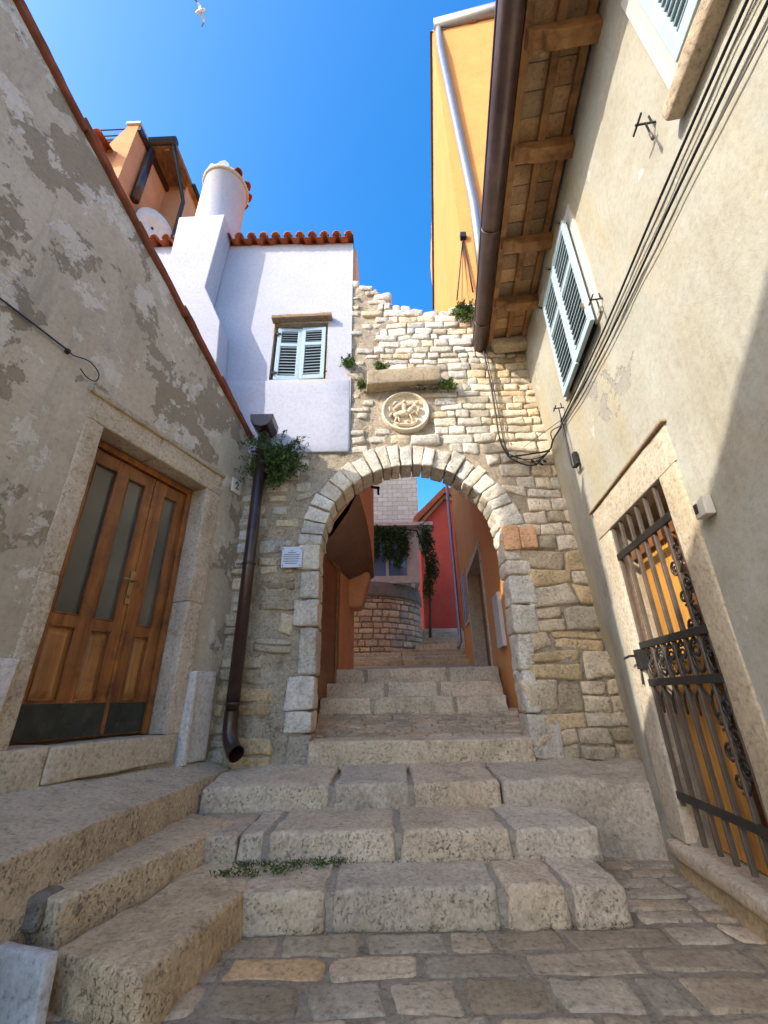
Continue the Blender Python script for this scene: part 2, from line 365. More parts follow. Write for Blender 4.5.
def grid(mb, A, B, top, fn, holes=(), amp=.006, res=.12, ns=2.5, tint=(1, 1, 1)):
    """wall sheet in (a,b) coordinates with holes (a0,a1,b0,b1); top(a) gives its height"""
    (a0, a1), (b0, b1) = A, B
    def ticks(lo, hi, ks):
        ks = sorted(set([lo, hi]+[k for k in ks if lo < k < hi])); out = []
        for p, q in zip(ks, ks[1:]):
            n = max(1, int(round((q-p)/res))); out += [p+(q-p)*i/n for i in range(n)]
        return out+[hi]
    ta = ticks(a0, a1, [h for H in holes for h in H[:2]]); tb = ticks(b0, b1, [h for H in holes for h in H[2:]])
    vs = []
    for b in tb:
        for a in ta:
            bb = b if not top else (b if b < b1-1.2 else b1-1.2+(b-(b1-1.2))*(top(a)-(b1-1.2))/1.2)
            d = min([max(H[0]-a, a-H[1], H[2]-b, b-H[3]) for H in holes]+[1]); k = 0 if d < .01 else 1
            vs.append(fn(a, bb, noise.noise(V((a*ns, b*ns, 7)))*amp*k*2.+noise.noise(V((a*ns*4, b*ns*4, 1)))*amp*.5*k))
    n = len(ta); fs = []
    for j in range(len(tb)-1):
        for i in range(n-1):
            ca, cb = (ta[i]+ta[i+1])/2, (tb[j]+tb[j+1])/2
            if any(H[0] < ca < H[1] and H[2] < cb < H[3] for H in holes): continue
            fs.append((j*n+i, j*n+i+1, (j+1)*n+i+1, (j+1)*n+i))
    return mb.add(vs, fs, tint, True)
def st(lo=.85, hi=1.12, warm=.06):
    t = R(lo, hi); w = R(-warm, warm); return (t*(1+w), t, t*(1-w*1.3))
# ------------------------------------------------------------------ ground
g = MB(); g.add([(-60, -60, -.03), (60, -60, -.03), (60, 80, -.03), (-60, 80, -.03)], [(0, 1, 2, 3)])
tag(g.build('ground', 'joint', loc=(0, 0, -.03)), kind='structure')
g = MB(); grid(g, (-2.2, 2.3), (-1.5, 4.2), None, lambda a, b, o: V((a, b, -.012+o)), (), .004, .1)
tag(g.build('paving_bed', 'joint', fix=False), kind='structure')
g = MB(); y = 2.74
rows = []
while y > -.6:
    h = R(.15, .24) if y > 1.2 else .3; rows.append((y-h, y)); y -= h
for (ya, yb) in rows:
    x = -1.4+R(-.2, 0)
    while x < 2.0:
        w = R(.22, .52) if R(0, 1) < .8 else R(.12, .2); gp = .011
        q = [(x+gp+R(-.01, .01), ya+gp+R(-.012, .012)), (x+w-gp, ya+gp+R(-.012, .012)), (x+w-gp+R(-.01, .01), yb-gp+R(-.012, .012)), (x+gp, yb-gp+R(-.012, .012))]
        t = st(.72, 1.15, .05)
        if R(0, 1) < .16: t = (1.3*t[0], 1.02*t[1], .72*t[2])
        if R(0, 1) < .12: t = (1.25, 1.22, 1.17)
        if R(0, 1) < .15: t = (.74, .73, .68)
        
        for p in q: p0_ = V((p[0]*1.7, p[1]*1.7, 4)); q[q.index(p)] = (p[0]+.045*noise.noise(p0_), p[1]+.05*noise.noise(p0_+V((9, 9, 9))))
        g.pillow(q, lambda a, b, o: V((a, b, -.008+o)), .003, .012, t, 8, 7, .008); x += w
# strip of paving running up between the steps and the right wall
y = 2.76
while y < 3.72:
    h = R(.12, .2); x = 1.24
    while x < 1.95:
        w = R(.25, .5); q = [(x+.01, y+.01), (x+w-.01, y+.015), (x+w-.01, y+h-.01), (x+.01, y+h-.01)]
        g.pillow(q, lambda a, b, o: V((a, b, -.006+o)), .008, .02, st(.75, 1.1), 7, 6, .01); x += w
    y += h
tag(g.build('paving', 'paving', fix=False), kind='structure')

# ------------------------------------------------------------------ front steps
FS = thing('stone_stairs', (.4, 3.3, 0), 'worn pale limestone steps rising across the lane to the threshold under the arch', 'stairs')
def blockrow(parent, xs, y0, y1, z0, z1, slope=.0, gap=.01, r=.022, mat='step', skew=0, tints=None):
    st_ = MB(); st_.box(xs[0][0]+.03, xs[-1][1]-.03, y0+.03, y1+.03, z0-.05, z1-.014, (1.2, 1.12, .98))
    root = st_.build('step', 'cement', parent)
    for i, (xa, xb) in enumerate(xs):
        m = MB(); j = [R(-.012, .012) for _ in range(6)]
        m.rock([(xa+gap/2, y0+j[0], z0-.02), (xb-gap/2, y0+j[1], z0-.02), (xb-gap/2, y1, z0-.02), (xa+gap/2, y1, z0-.02),
                (xa+gap/2+.01, y0+j[0]+.012, z1+j[2]*.4), (xb-gap/2-.01, y0+j[1]+.012, z1+j[3]*.4), (xb-gap/2, y1, z1+slope), (xa+gap/2, y1, z1+slope)],
               r=r, amp=.015, res=.03, tint=(tints[i] if tints else st(.88, 1.12, .05)), ns=11, big=.006)
        m.build('stone_block', mat, root)
    return root
blockrow(FS, [(-.80, -.325), (-.31, .555), (.57, .90), (.905, 1.20)], 2.72, 3.2, 0, .158)
blockrow(FS, [(-.93, -.76), (-.745, .035), (.06, .735), (.75, 1.28)], 3.12, 3.8, .14, .305)
blockrow(FS, [(-1.42, -.44), (-.42, .155), (.17, .84)], 3.72, 4.5, .29, .455, .06)
m = MB(); m.rock([(.86, 3.72, .27), (2.03, 3.66, -.02), (2.3, 4.5, -.02), (.86, 4.5, .27), (.86, 3.735, .45), (2.02, 3.67, .45), (2.3, 4.5, .52), (.86, 4.5, .51)], r=.03, amp=.012, res=.04, tint=(.93, .92, .9), ns=5, big=.02)
m.rock([(1.3, 3.68, -.03), (2.0, 3.62, -.03), (2.1, 4.2, -.03), (1.3, 4.2, -.03), (1.3, 3.72, .4), (2.0, 3.66, .4), (2.1, 4.2, .4), (1.3, 4.2, .4)], r=.02, amp=.015, res=.04, ns=6)
tag(m.build('side_block', 'ledge', FS), 'broad cement patched block at the right end of the third step')
blockrow(FS, [(-.74, 1.33)], 4.37, 4.80, .47, .685, 0, .0, .025, 'step', tints=[(1.02, 1.0, .95)])
# moss tufts in the corner of the first step
m = MB()
for cx, cy in [(-.72, 3.08), (-.55, 3.06), (-.62, 2.98), (-.42, 3.09), (-.8, 2.95), (-.85, 3.07), (-.92, 2.93), (-.3, 3.1)]:
    m.leaves((cx, cy, .175), .1, .06, .012, 90, .02, .1)
for i in range(26):
    m.leaves((R(-.95, -.3), R(2.9, 3.11), .17), .03, .02, .005, 6, .02, .1)
for k, (a, b, y, z) in enumerate([(-.9, 1.2, 2.71, .0), (-.7, 1.25, 3.11, .155)]):
    for i in range(26): m.leaves((R(a, b), y-.01, z+.012), .035, .012, .01, 6, .014, .2)
tag(m.build('moss', 'moss', fix=False), 'thin green moss and fallen leaf litter in the corner of the lowest steps', 'moss', kind='stuff')

# ramp of thin setts under the arch, then the upper flight
RP = MB()
def rampf(a, b, o): return V((a, b, .68+(b-4.78)*.46+o))
y = 4.78
while y < 5.24:
    h = R(.035, .055); x = -.78
    while x < 1.4:
        w = R(.12, .4); RP.pillow([(x+.004, y+.003), (x+w-.004, y+.003), (x+w-.004, y+h-.003), (x+.004, y+h-.003)], rampf, .008, .02, st(.7, 1.1, .05), 6, 6, .006); x += w
    y += h
RP.add([rampf(-.8, 4.76, -.01), rampf(1.42, 4.76, -.01), rampf(1.42, 5.28, -.01), rampf(-.8, 5.28, -.01)], [(0, 1, 2, 3)], (.6, .55, .5))
tag(RP.build('ramp', 'paving', fix=False), kind='structure')
US = thing('stone_stairs', (.3, 5.5, .85), 'three worn stone steps inside the passage just beyond the arch', 'stairs')
z5 = fy(410, 713, 5.2).z; z6 = 1.05; z7 = fy(410, 682, 5.6).z; z8 = fy(410, 668, 6.0).z
blockrow(US, [(-.78, -.18), (-.165, .75), (.765, 1.36)], 5.2, 5.65, z5-.05, z6-.004, r=.02)
blockrow(US, [(-.78, -.02), (0, .62), (.64, 1.42)], 5.6, 6.05, z6-.05, z7, r=.02)
blockrow(US, [(-.78, -.3), (-.28, .8), (.82, 1.5)], 6.0, 6.5, z7-.05, z8, r=.02)
m = MB(); m.add([(-1, 6.4, z8-.02), (1.7, 6.4, z8-.02), (2.2, 9.85, 1.68), (-1.6, 9.85, 1.68)], [(0, 1, 2, 3)])
tag(m.build('landing', 'paving', fix=False), kind='structure')
TS = thing('stone_stairs', (.5, 10, 1.65), 'far narrow stone steps climbing past the round stone wall', 'stairs')
zz = 1.66; yy = 9.8
for k in range(4):
    h = .125; b = MB(); b.rbox(-1.6, .35, yy, yy+.6, zz, zz+h, r=.02, amp=.01, res=.1, tint=st(.8, .95)); b.rbox(.36, 2.2, yy, yy+.6, zz, zz+h, r=.02, amp=.01, res=.1, tint=st(.8, .95))
    b.build('step', 'step', TS); zz += h-.005; yy += .42
yy += 0
for k in range(6):
    b = MB(); x0 = 1.0; b.rbox(x0-.25, 2.4, yy, yy+.6, zz, zz+.15, r=.02, amp=.01, res=.12, tint=st(.95, 1.15)); b.build('step', 'step', TS); zz += .145; yy += .45
m = MB(); m.add([(-4, yy, zz), (6, yy, zz), (6, 20, zz+1), (-4, 20, zz+1)], [(0, 1, 2, 3)]); m.box(-3.5, .9, 11.5, 13, 1.5, 2.1)
tag(m.build('upper_lane', 'paving', fix=False), kind='structure')

# ------------------------------------------------------------------ left steps
LS = thing('stone_stairs', (-1.6, 2.8, 0), 'chunky old stone steps on the left leading up to the brown door', 'stairs')
def G3(x, y, z): p = gz(x, y, z); return V((p.x, p.y, 0))
def lstep(fl, fr, br, bl, z0, z1, mat, tint, r=.02, big=.008, cap=0, batter=.02, res=.03):
    d = (fr-fl).normalized(); nn = V((d.y, -d.x, 0))*batter; e = lambda p, z: (p.x, p.y, z)
    m = MB(); m.rock([e(fl+nn, z0), e(fr+nn, z0), e(br, z0), e(bl, z0), e(fl, z1), e(fr, z1), e(br, z1+cap), e(bl, z1+cap)], r=r, amp=.013, res=res, tint=tint, ns=8, big=big)
    return m.build('step', mat, LS)
a_, b_ = G3(0, 860, .49), G3(231, 769, .49); d_ = (b_-a_).normalized()
lstep(a_-d_*.9, b_-d_*.02, V((-1.75, 4.42, 0)), V((-2.9, .9, 0)), .1, .49, 'stepold', (1.0, 1.0, 1.0), cap=.11, res=.04)
lstep(G3(62, 899, .30), G3(236, 822, .30), G3(190, 812, .30), G3(5, 893, .30), .05, .302, 'stepold', (1.08, 1.02, .93))
lstep(G3(142, 976, .16), G3(249, 886, .16), G3(198, 868, .16), G3(54, 950, .16), -.03, .162, 'stepold', (1.1, 1.0, .86), .025)
m = MB(); m.rbox(-1.2, -.775, 2.84, 3.3, -.02, .158, r=.015, amp=.01, res=.04, tint=(1.05, .98, .88)); m.rbox(-1.35, -.93, 3.14, 3.75, .1, .29, r=.015, amp=.01, res=.05, tint=(.9, .88, .85))
m.build('corner_block', 'step', LS)
c0 = G3(4, 900, .28); c1 = G3(60, 905, .28)
m = MB()
for k in range(26):
    u = R(0, 1); p = V((c0.x+(c1.x-c0.x)*u-.02, c0.y+R(-.02, .1), R(0, .22))); q = R(.04, .09)
    m.rbox(p.x-q, p.x+q, p.y-q*.7, p.y+q, p.z, p.z+q*R(.7, 1.2), r=.02, amp=.02, res=.03, tint=st(.35, .75, .1), ns=12)
m.rbox(-2.3, c1.x-.01, c0.y, c0.y+.9, -.02, .27, r=.02, amp=.03, res=.05, tint=(.5, .44, .38), big=.03)
tag(m.build('rubble_core', 'mortar', LS), 'crumbling dark mortar core exposed at the near end of the steps')
sa, sb = G3(0, 951, .19), G3(45, 962, .19)
d_ = (sb-sa).normalized(); o_ = V((-d_.y, d_.x, 0))*.05
m = MB(); e = lambda p, z: (p.x, p.y, z); s0_ = sa-d_*.5; sh = V((.03, -.03, 0))
m.rock([e(s0_+sh, -.02), e(sb+sh, -.02), e(sb+sh+o_, -.02), e(s0_+sh+o_, -.02), e(s0_, .2), e(sb, .2), e(sb+o_, .2), e(s0_+o_, .2)], r=.01, amp=.004, res=.04, tint=(.92, .96, 1.0))
tag(m.build('marble_slab', 'marble'), 'smooth pale grey marble slab standing at the bottom left corner beside the steps', 'stone slab')

# ------------------------------------------------------------------ left house
LH = thing('plastered_house', tuple(LW(2.5, 0, -2)), 'grey beige house on the left with peeling plaster and a sloping tiled roof edge', 'house')
def vz(Y): d = 4.4-Y; return 4.0+.64*d if d < 3.9 else 4.0+.64*3.9
YA, YB = .55, 4.47
dz0, dz1, dY0, dY1 = .80, 3.07, 2.80, 3.89
m = MB(); grid(m, (YA, YB), (-.02, 5.2), vz, lambda a, b, o: LW(a, b, o), [(dY0, dY1, dz0, dz1)], .006, .09)
def LWb(a, b, o): return LW(a, b, o)
m.prism([(YA, 0), (YB, 0), (YB, 3.97), (YA, vz(YA)-.05)], lambda a, b, o: LW(a, b, o), -4, -.35)
m.slab(LW, YA, YA+.02, 0, vz(YA)-.05, -.36, -.001)
m.build('wall', 'lp', LH, fix=False)
m = MB()   # verge: clay tiles laid along the sloping top edge
k = 0; Y = YB
while Y > YA:
    l = .62; a, b = Y, max(Y-l-.04, YA)
    za, zb = vz(a)+.01+k % 2*.012, vz(b)+.03+k % 2*.012
    t = st(.75, 1.2, .08)
    m.rock([LW(a, za-.02, -.5), LW(b, zb-.02, -.5), LW(b, zb-.02, .045), LW(a, za-.02, .045), LW(a, za+.05, -.5), LW(b, zb+.07, -.5), LW(b, zb+.07, .045), LW(a, za+.05, .045)], r=.012, amp=.008, res=.08, tint=t)
    Y -= l; k += 1
m.slab(lambda a, z, o: LW(a, z+vz(a), o), YA, YB, .0, .09, -4.1, -.48)
m.build('roof', 'tile2', LH)
m = MB(); m.slab(LW, .5, 1.25, 5.4, 7.35, -.75, -.2); m.slab(LW, .45, 1.3, 7.35, 7.5, -.8, -.15)  # unseen chimney, added to cast the upright shadow in the lane's far corner
m.build('chimney', 'lp', LH, bev=.01)
# surround
m = MB()
def sl(a0, a1, z0, z1, o0=-.2, o1=.012, t=(1, 1, 1), **k): m.rock([LW(a0, z0, o1), LW(a1, z0, o1), LW(a1, z0, o0), LW(a0, z0, o0), LW(a0, z1, o1), LW(a1, z1, o1), LW(a1, z1, o0), LW(a0, z1, o0)], **{**dict(r=.012, amp=.007, res=.05, tint=t, big=.006), **k})
sl(2.66, 3.30, 3.07, 3.30, t=(.98, .96, .92)); sl(3.305, 4.06, 3.07, 3.29, t=(1, .98, .95))
sl(2.62, 4.08, 3.28, 3.33, -.05, .035, (.85, .82, .78), r=.01)
sl(3.89, 4.08, 1.9, 3.065, t=(.96, .93, .92)); sl(3.89, 4.06, .8, 1.895, t=(1.03, 1.0, 1.0))
sl(2.66, 2.80, 1.85, 3.065, t=(1, .97, .93)); sl(2.68, 2.80, .8, 1.845, t=(.98, .95, .9))
m.build('door_surround', 'surround', LH)
m = MB(); sl(2.2, 3.0, .57, .81, -.25, .05, (1.0, .97, .92), big=.012); sl(3.01, 3.98, .6, .80, -.25, .05, (1.05, 1.02, .97), big=.012)
m.build('sill', 'ledge', LH)
# door
DO = -.20
D = MB(); D.slab(LW, 2.82, 2.88, .81, 3.06, DO-.06, DO+.03); D.slab(LW, 3.835, 3.885, .81, 3.06, DO-.06, DO+.03); D.slab(LW, 2.88, 3.835, 3.0, 3.06, DO-.06, DO+.03)
door = D.build('door', 'door', LH, bev=.004)
def leaf(a0, a1, bays):
    m = MB(); rz = [(.82, 1.07, 0), (1.56, 1.655, 0), (2.87, 2.99, 0)]
    for z0, z1, _ in rz: m.slab(LW, a0, a1, z0, z1, DO-.04, DO)
    edges = [a0]+[x for b in bays for x in b]+[a1]
    for i in range(0, len(edges), 2): m.slab(LW, edges[i], edges[i+1], .82, 2.99, DO-.04, DO+.004)
    lf = m.build('door_leaf', 'door', door, bev=.005)
    for b0, b1 in bays:
        p = MB(); p.slab(LW, b0-.01, b1+.01, 1.65, 2.88, DO-.03, DO-.022); p.build('glass_pane', 'glass', door)
        p = MB(); p.slab(LW, b0-.005, b1+.005, 1.06, 1.57, DO-.035, DO-.022)
        q = [LW(b0+.012, 1.085, DO-.022), LW(b1-.012, 1.085, DO-.022), LW(b1-.012, 1.545, DO-.022), LW(b0+.012, 1.545, DO-.022), LW(b0+.04, 1.13, DO-.006), LW(b1-.04, 1.13, DO-.006), LW(b1-.04, 1.50, DO-.006), LW(b0+.04, 1.50, DO-.006)]
        p.add(q, [(0, 1, 5, 4), (1, 2, 6, 5), (2, 3, 7, 6), (3, 0, 4, 7), (4, 5, 6, 7)]); p.build('panel', 'doorpanel', door)
        p = MB()
        for z0, z1 in ((1.652, 2.872), (1.068, 1.562)):
            for (x0, y0, x1, y1) in ((b0, z0, b0, z1), (b1, z0, b1, z1), (b0, z0, b1, z0), (b0, z1, b1, z1)): p.tube([LW(x0, y0, DO), LW(x1, y1, DO)], .008, 6)
        p.build('moulding', 'door', door)
    k = MB(); k.slab(LW, a0+.01, a1-.01, .83, 1.05, DO, DO+.012); k.build('kick_plate', 'kick', door, bev=.002)
leaf(2.885, 3.485, [(2.94, 3.12), (3.23, 3.39)]); leaf(3.495, 3.832, [(3.60, 3.74)])
m = MB(); m.slab(LW, 3.475, 3.505, .83, 2.98, DO+.003, DO+.018); m.build('cover_strip', 'door', door, bev=.004)
m = MB(); m.slab(LW, 3.435, 3.475, 1.80, 2.08, DO+.004, DO+.02); m.tube([LW(3.455, 1.99, DO+.01), LW(3.455, 1.99, DO+.07), LW(3.44, 1.99, DO+.078), LW(3.34, 1.985, DO+.075)], .009, 8); m.tube([LW(3.455, 1.87, DO), LW(3.455, 1.87, DO+.035)], .014, 10)
m.build('handle', 'brass', door, bev=.004)
# marble plinth by the door, block at far left
m = MB(); m.rock([LW(4.06, .57, .07), LW(4.31, .57, .07), LW(4.31, .57, -.01), LW(4.06, .57, -.01), LW(4.08, 1.3, .06), LW(4.31, 1.3, .06), LW(4.31, 1.3, -.01), LW(4.08, 1.3, -.01)], r=.008, amp=.003, res=.06)
m.rock([LW(4.02, .56, .10), LW(4.07, .56, .10), LW(4.07, .56, 0), LW(4.02, .56, 0), LW(4.04, 1.29, .08), LW(4.08, 1.29, .08), LW(4.08, 1.29, 0), LW(4.04, 1.29, 0)], r=.01, amp=.003, res=.06)
tag(m.build('marble_slab', 'marble'), 'upright pale marble slab leaning against the wall right of the brown door', 'stone slab')
m = MB(); m.rock([LW(2.2, .85, .05), LW(2.68, .85, .05), LW(2.68, .85, -.01), LW(2.2, .85, -.01), LW(2.2, 1.3, .05), LW(2.70, 1.3, .05), LW(2.70, 1.3, -.01), LW(2.2, 1.3, -.01)], r=.01, amp=.003, res=.06, tint=(.98, .98, 1))
tag(m.build('marble_slab', 'marble'), 'pale marble slab on the wall left of the brown door at the photo edge', 'stone slab')
# number plate
def text(parent, s_, size, P, right, upv, mat, name='number', ext=.002):
    c = bpy.data.curves.new(name, 'FONT'); c.body = s_; c.size = size; c.extrude = ext; c.align_x = 'CENTER'; c.align_y = 'CENTER'
    o = bpy.data.objects.new(name, c); COL.objects.link(o)
    dg = bpy.context.evaluated_depsgraph_get(); me = bpy.data.meshes.new_from_object(o.evaluated_get(dg)); bpy.data.objects.remove(o)
    r_ = V(right).normalized(); u_ = V(upv).normalized(); n_ = r_.cross(u_)
    M = Matrix((r_, u_, n_)).transposed().to_4x4(); M.translation = V(P)-TRUE[parent]
    me.transform(M); me.materials.clear(); me.materials.append(MT[mat]); me.name = name
    o = bpy.data.objects.new(name, me); COL.objects.link(o); o.parent = parent; TRUE[o] = TRUE[parent]; return o
NP = thing('number_plate', tuple(LW(4.29, 3.2, 0)), 'small cream house number plate reading 2 beside the brown drainpipe', 'sign')
m = MB(); m.rock([LW(4.215, 3.2, .02), LW(4.36, 3.2, .02), LW(4.36, 3.2, 0), LW(4.215, 3.2, 0), LW(4.215, 3.37, .02), LW(4.36, 3.37, .02), LW(4.36, 3.37, 0), LW(4.215, 3.37, 0)], r=.009, amp=0, res=.05); m.build('plate', 'platew', NP)
text(NP, '2', .13, LW(4.287, 3.285, .023), DL, (0, 0, 1), 'ink')
# loose cable on left wall
m = MB()
pts = [LW(1.2, 3.52, .03), LW(1.9, 3.50, .03), LW(2.38, 3.47, .03), LW(2.44, 3.46, .035), LW(2.54, 3.49, .05), LW(2.62, 3.44, .06), LW(2.62, 3.36, .06), LW(2.56, 3.34, .06), LW(2.50, 3.38, .05)]
def smooth(pts, n=6):
    P = [V(p) for p in pts]; P = [P[0]]+P+[P[-1]]; out = []
    for i in range(1, len(P)-2):
        for k in range(n):
            t = k/n; a, b, c, d = P[i-1:i+3]
            out.append(.5*((2*b)+(c-a)*t+(2*a-5*b+4*c-d)*t*t+(3*b-a-3*c+d)*t**3))
    return out+[P[-2]]
m.tube(smooth(pts), .0045, 6); m.tube(smooth([LW(1.2, 3.535, .02), LW(1.9, 3.512, .02), LW(2.4, 3.478, .025)]), .006, 6); m.slab(LW, 2.395, 2.42, 3.46, 3.49, 0, .03)
tag(m.build('cable', 'black'), 'loose black cable ending in a curl on the left plaster wall above the door', 'cable')

# neighbouring house further down the lane (beside the viewer): its roof shades the foot of the right wall
NH = thing('plastered_house', tuple(LW(-2, 0, -2)), 'neighbouring grey plastered house beside the viewpoint, beyond the left edge of the photo', 'house')
def nz(Y): return 4.75+(.1-Y)*.85
m = MB(); m.prism([(-3.4, 0), (.54, 0), (.54, nz(.54)), (-3.4, nz(-3.4))], lambda a, b, o: LW(a, b, o), -4, -.01); m.build('wall', 'lp', NH)
m = MB(); m.prism([(-3.45, nz(-3.45)), (.54, nz(.54)), (.54, nz(.54)+.08), (-3.45, nz(-3.45)+.08)], lambda a, b, o: LW(a, b, o), -4.1, .05); m.build('roof', 'tile2', NH)

# ------------------------------------------------------------------ brown drainpipe by the left wall
DP = thing('drainpipe', (-1.42, 4.25, .55), 'dark brown enamel drainpipe with open gutter head left of the arch', 'drainpipe')
px_, py_ = -1.42, 4.24
m = MB(); m.tube([(px_, py_, 4.0), (px_, py_, .92)], .062, 18); m.build('pipe', 'brown', DP)
m = MB(); m.tube(smooth([(px_, py_, .96), (px_, py_, .86), (px_+.015, py_-.015, .75), (px_+.06, py_-.05, .665), (px_+.11, py_-.10, .63)], 5), .066, 18, cap=False); m.tube([(px_+.085, py_-.078, .643), (px_+.115, py_-.104, .625)], .072, 18, cap=False); m.build('elbow', 'brown', DP)
for z in (1.02, 2.35, 3.72):
    m = MB(); m.tube([(px_, py_, z-.012), (px_, py_, z+.012)], .071, 18); m.box(px_-.13, px_, py_-.01, py_+.01, z-.01, z+.01); m.build('bracket', 'brown', DP)
m = MB()
pr = [(-.16, .12), (-.15, .0), (-.09, -.09), (0, -.12), (.09, -.09), (.15, 0), (.16, .12)]
m.prism([(px_+a*.85, 4.05+b*.72) for a, b in pr], lambda a, b, o: V((a, py_-o, b)), -.12, .16); m.build('gutter_head', 'brown', DP, bev=.006)

# ------------------------------------------------------------------ arch wall
AW = thing('arch_wall', (.3, YW+.15, .5), 'ruined rubble limestone wall spanning the lane with a round arched gateway', 'wall')
CX, CZ, RI, RO = .31, 2.60, 1.0, 1.275
def topz(x):
    P = [(-1.9, 3.9), (-.43, 3.9), (-.42, 6.82), (-.1, 6.74), (.08, 6.5), (.25, 6.28), (.5, 6.2), (.75, 6.13), (.95, 6.16), (1.3, 6.25), (2.4, 6.2)]
    for (a, b), (c, d) in zip(P, P[1:]):
        if a <= x <= c: return b+(d-b)*(x-a)/(c-a)
    return 3.9
arc = [(CX+(RI+.1)*math.cos(t), CZ+(RI+.1)*math.sin(t)) for t in [math.pi*i/24 for i in range(25)]]
poly = [(2.42, .1), (2.42, 6.1), (1.3, 6.15), (.75, 6.03), (.25, 6.15), (-.05, 6.6), (-.4, 6.7), (-.4, 3.95), (-1.75, 3.95), (-1.75, .1), (CX-RI-.1, .1)]+arc[::-1]+[(CX+RI+.1, .1)]
m = MB(); m.prism(poly, XZ(YW+.02), -.27, 0, (.9, .9, .9)) ; 
cell = .045; vs = {}; 
def inside(x, z):
    if z > topz(x)-.06 or x < -1.76 or x > 2.42: return False
    if abs(x-CX) < RI+.06 and z < CZ: return False
    if math.hypot(x-CX, z-CZ) < RI+.1: return False
    return True
G = {}; VS = []; FSs = []
def gv(i, j):
    if (i, j) not in G:
        x, z = -1.76+i*cell, .4+j*cell; G[(i, j)] = len(VS)
        VS.append(V((x, YW-.004-.03*noise.noise(V((x*3, z*3, 0)))-.018*noise.noise(V((x*11, z*11, 5)))-.008*noise.noise(V((x*30, z*30, 5))), z)))
    return G[(i, j)]
for i in range(int(4.2/cell)):
    for j in range(int(6.5/cell)):
        if inside(-1.76+(i+.5)*cell, .4+(j+.5)*cell): FSs.append((gv(i, j), gv(i+1, j), gv(i+1, j+1), gv(i, j+1)))
m.add(VS, FSs, (1, 1, 1), True)
m.build('masonry_core', 'mortar', AW, fix=False)
# face stones
F_ = XZ(YW)
m = MB(); z = .48; rowk = 0
def lim(x, z_):
    if z_ < 2.3: return R(.13, .28)
    if z_ < 4: return R(.12, .19)
    return R(.08, .14)
while z < 6.95:
    h = lim(0, z); x = -1.74+R(-.1, .05)
    while x < 2.4:
        small = z < 2.3
        w = R(.16, .42) if not small else R(.22, .55)
        if z > 4: w = R(.09, .19) if R(0, 1) < .4 else R(.19, .34)
        xc, zc = x+w/2, z+h/2
        left = x < -.12 + .25*noise.noise(V((z*1.3, 0, 0)))
        ok = True
        if xc < CX-RI-.28 and z < 3.85: pass
        if z+h*.8 > topz(xc): ok = False
        r_ = math.hypot(xc-CX, zc-CZ)
        if (zc > CZ and r_ < RO+.03) or (zc <= CZ and CX-RI-.24 < xc < CX+RI+.03): ok = False
        if math.hypot(xc-.3, zc-4.37) < .37: ok = False
        if -.26 < xc < .84 and 4.66 < zc < 5.04: ok = False
        if left and R(0, 1) < (.3 if z > 3.9 else .2): ok = False
        if ok:
            gp = .002 if not left else .008
            q = [[x+gp, z+gp+R(-.008, .008)], [x+w-gp, z+gp+R(-.008, .008)], [x+w-gp+R(-.012, .012), z+h-gp+R(-.01, .01)], [x+gp+R(-.012, .012), z+h-gp+R(-.01, .01)]]
            if left:
                sh = R(.7, .98); c0 = V((xc+R(-.02, .02), zc+R(-.02, .02))); q = [list(c0+(V(p)-c0)*sh) for p in q]
            for p in q:
                d = V((p[0]-CX, p[1]-CZ))
                if p[1] > CZ and d.length < RO+.01: d = d.normalized()*(RO+.01); p[0], p[1] = CX+d.x, CZ+d.y
                elif p[1] <= CZ and CX < p[0] < CX+RI+.005: p[0] = CX+RI+.005
                elif p[1] <= CZ and CX-RI-.25 < p[0] < CX: p[0] = CX-RI-.25
                d = V((p[0]-.3, p[1]-4.37))
                if d.length < .315: d = d.normalized()*.315; p[0], p[1] = .3+d.x, 4.37+d.y
            wk = .085 if small else (.035 if z < 4 else .018)
            for p in q:
                px0, pz0 = p; p[0] += wk*noise.noise(V((px0*2.6, pz0*2.6, 11))); p[1] += wk*1.1*noise.noise(V((px0*2.2, pz0*3.2, 31)))
            t = st(.82, 1.18, .05)
            if R(0, 1) < .25: t = (1.22, 1.2, 1.17)
            if R(0, 1) < .2: t = (1.08, .97, .78)
            if R(0, 1) < .12: t = (.72, .69, .64)
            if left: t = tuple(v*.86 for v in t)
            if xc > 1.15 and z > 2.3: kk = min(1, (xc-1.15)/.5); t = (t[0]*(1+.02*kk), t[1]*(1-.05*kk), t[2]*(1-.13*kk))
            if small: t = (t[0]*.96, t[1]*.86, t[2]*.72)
            if small and R(0, 1) < .4 and h > .15:
                k1 = R(.4, .6); mid0 = [q[0][0], q[0][1]*(1-k1)+q[3][1]*k1]; mid1 = [q[1][0], q[1][1]*(1-k1)+q[2][1]*k1]
                k2 = R(.8, 1.15)
                m.pillow([q[0], q[1], [mid1[0], mid1[1]-.006], [mid0[0], mid0[1]-.006]], F_, R(.02, .05), .05, tuple(v*k2 for v in t), 8, 7, .022)
                q = [[mid0[0], mid0[1]+.006], [mid1[0], mid1[1]+.006], q[2], q[3]]
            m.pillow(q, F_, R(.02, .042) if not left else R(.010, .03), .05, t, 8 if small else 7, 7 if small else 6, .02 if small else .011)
        x += w
    z += h
m.build('face_stones', 'arch', AW, fix=False)
# ragged top stones with thickness
m = MB(); x = -.42
while x < 2.3:
    w = R(.12, .3); zt = topz(x+w/2)
    m.rbox(x, x+w-.01, YW-.02, YW+.28, zt-.14, zt+R(-.04, .05), r=.035, amp=.02, res=.05, tint=st(.95, 1.25), ns=9); x += w
m.build('coping_stones', 'arch', AW)
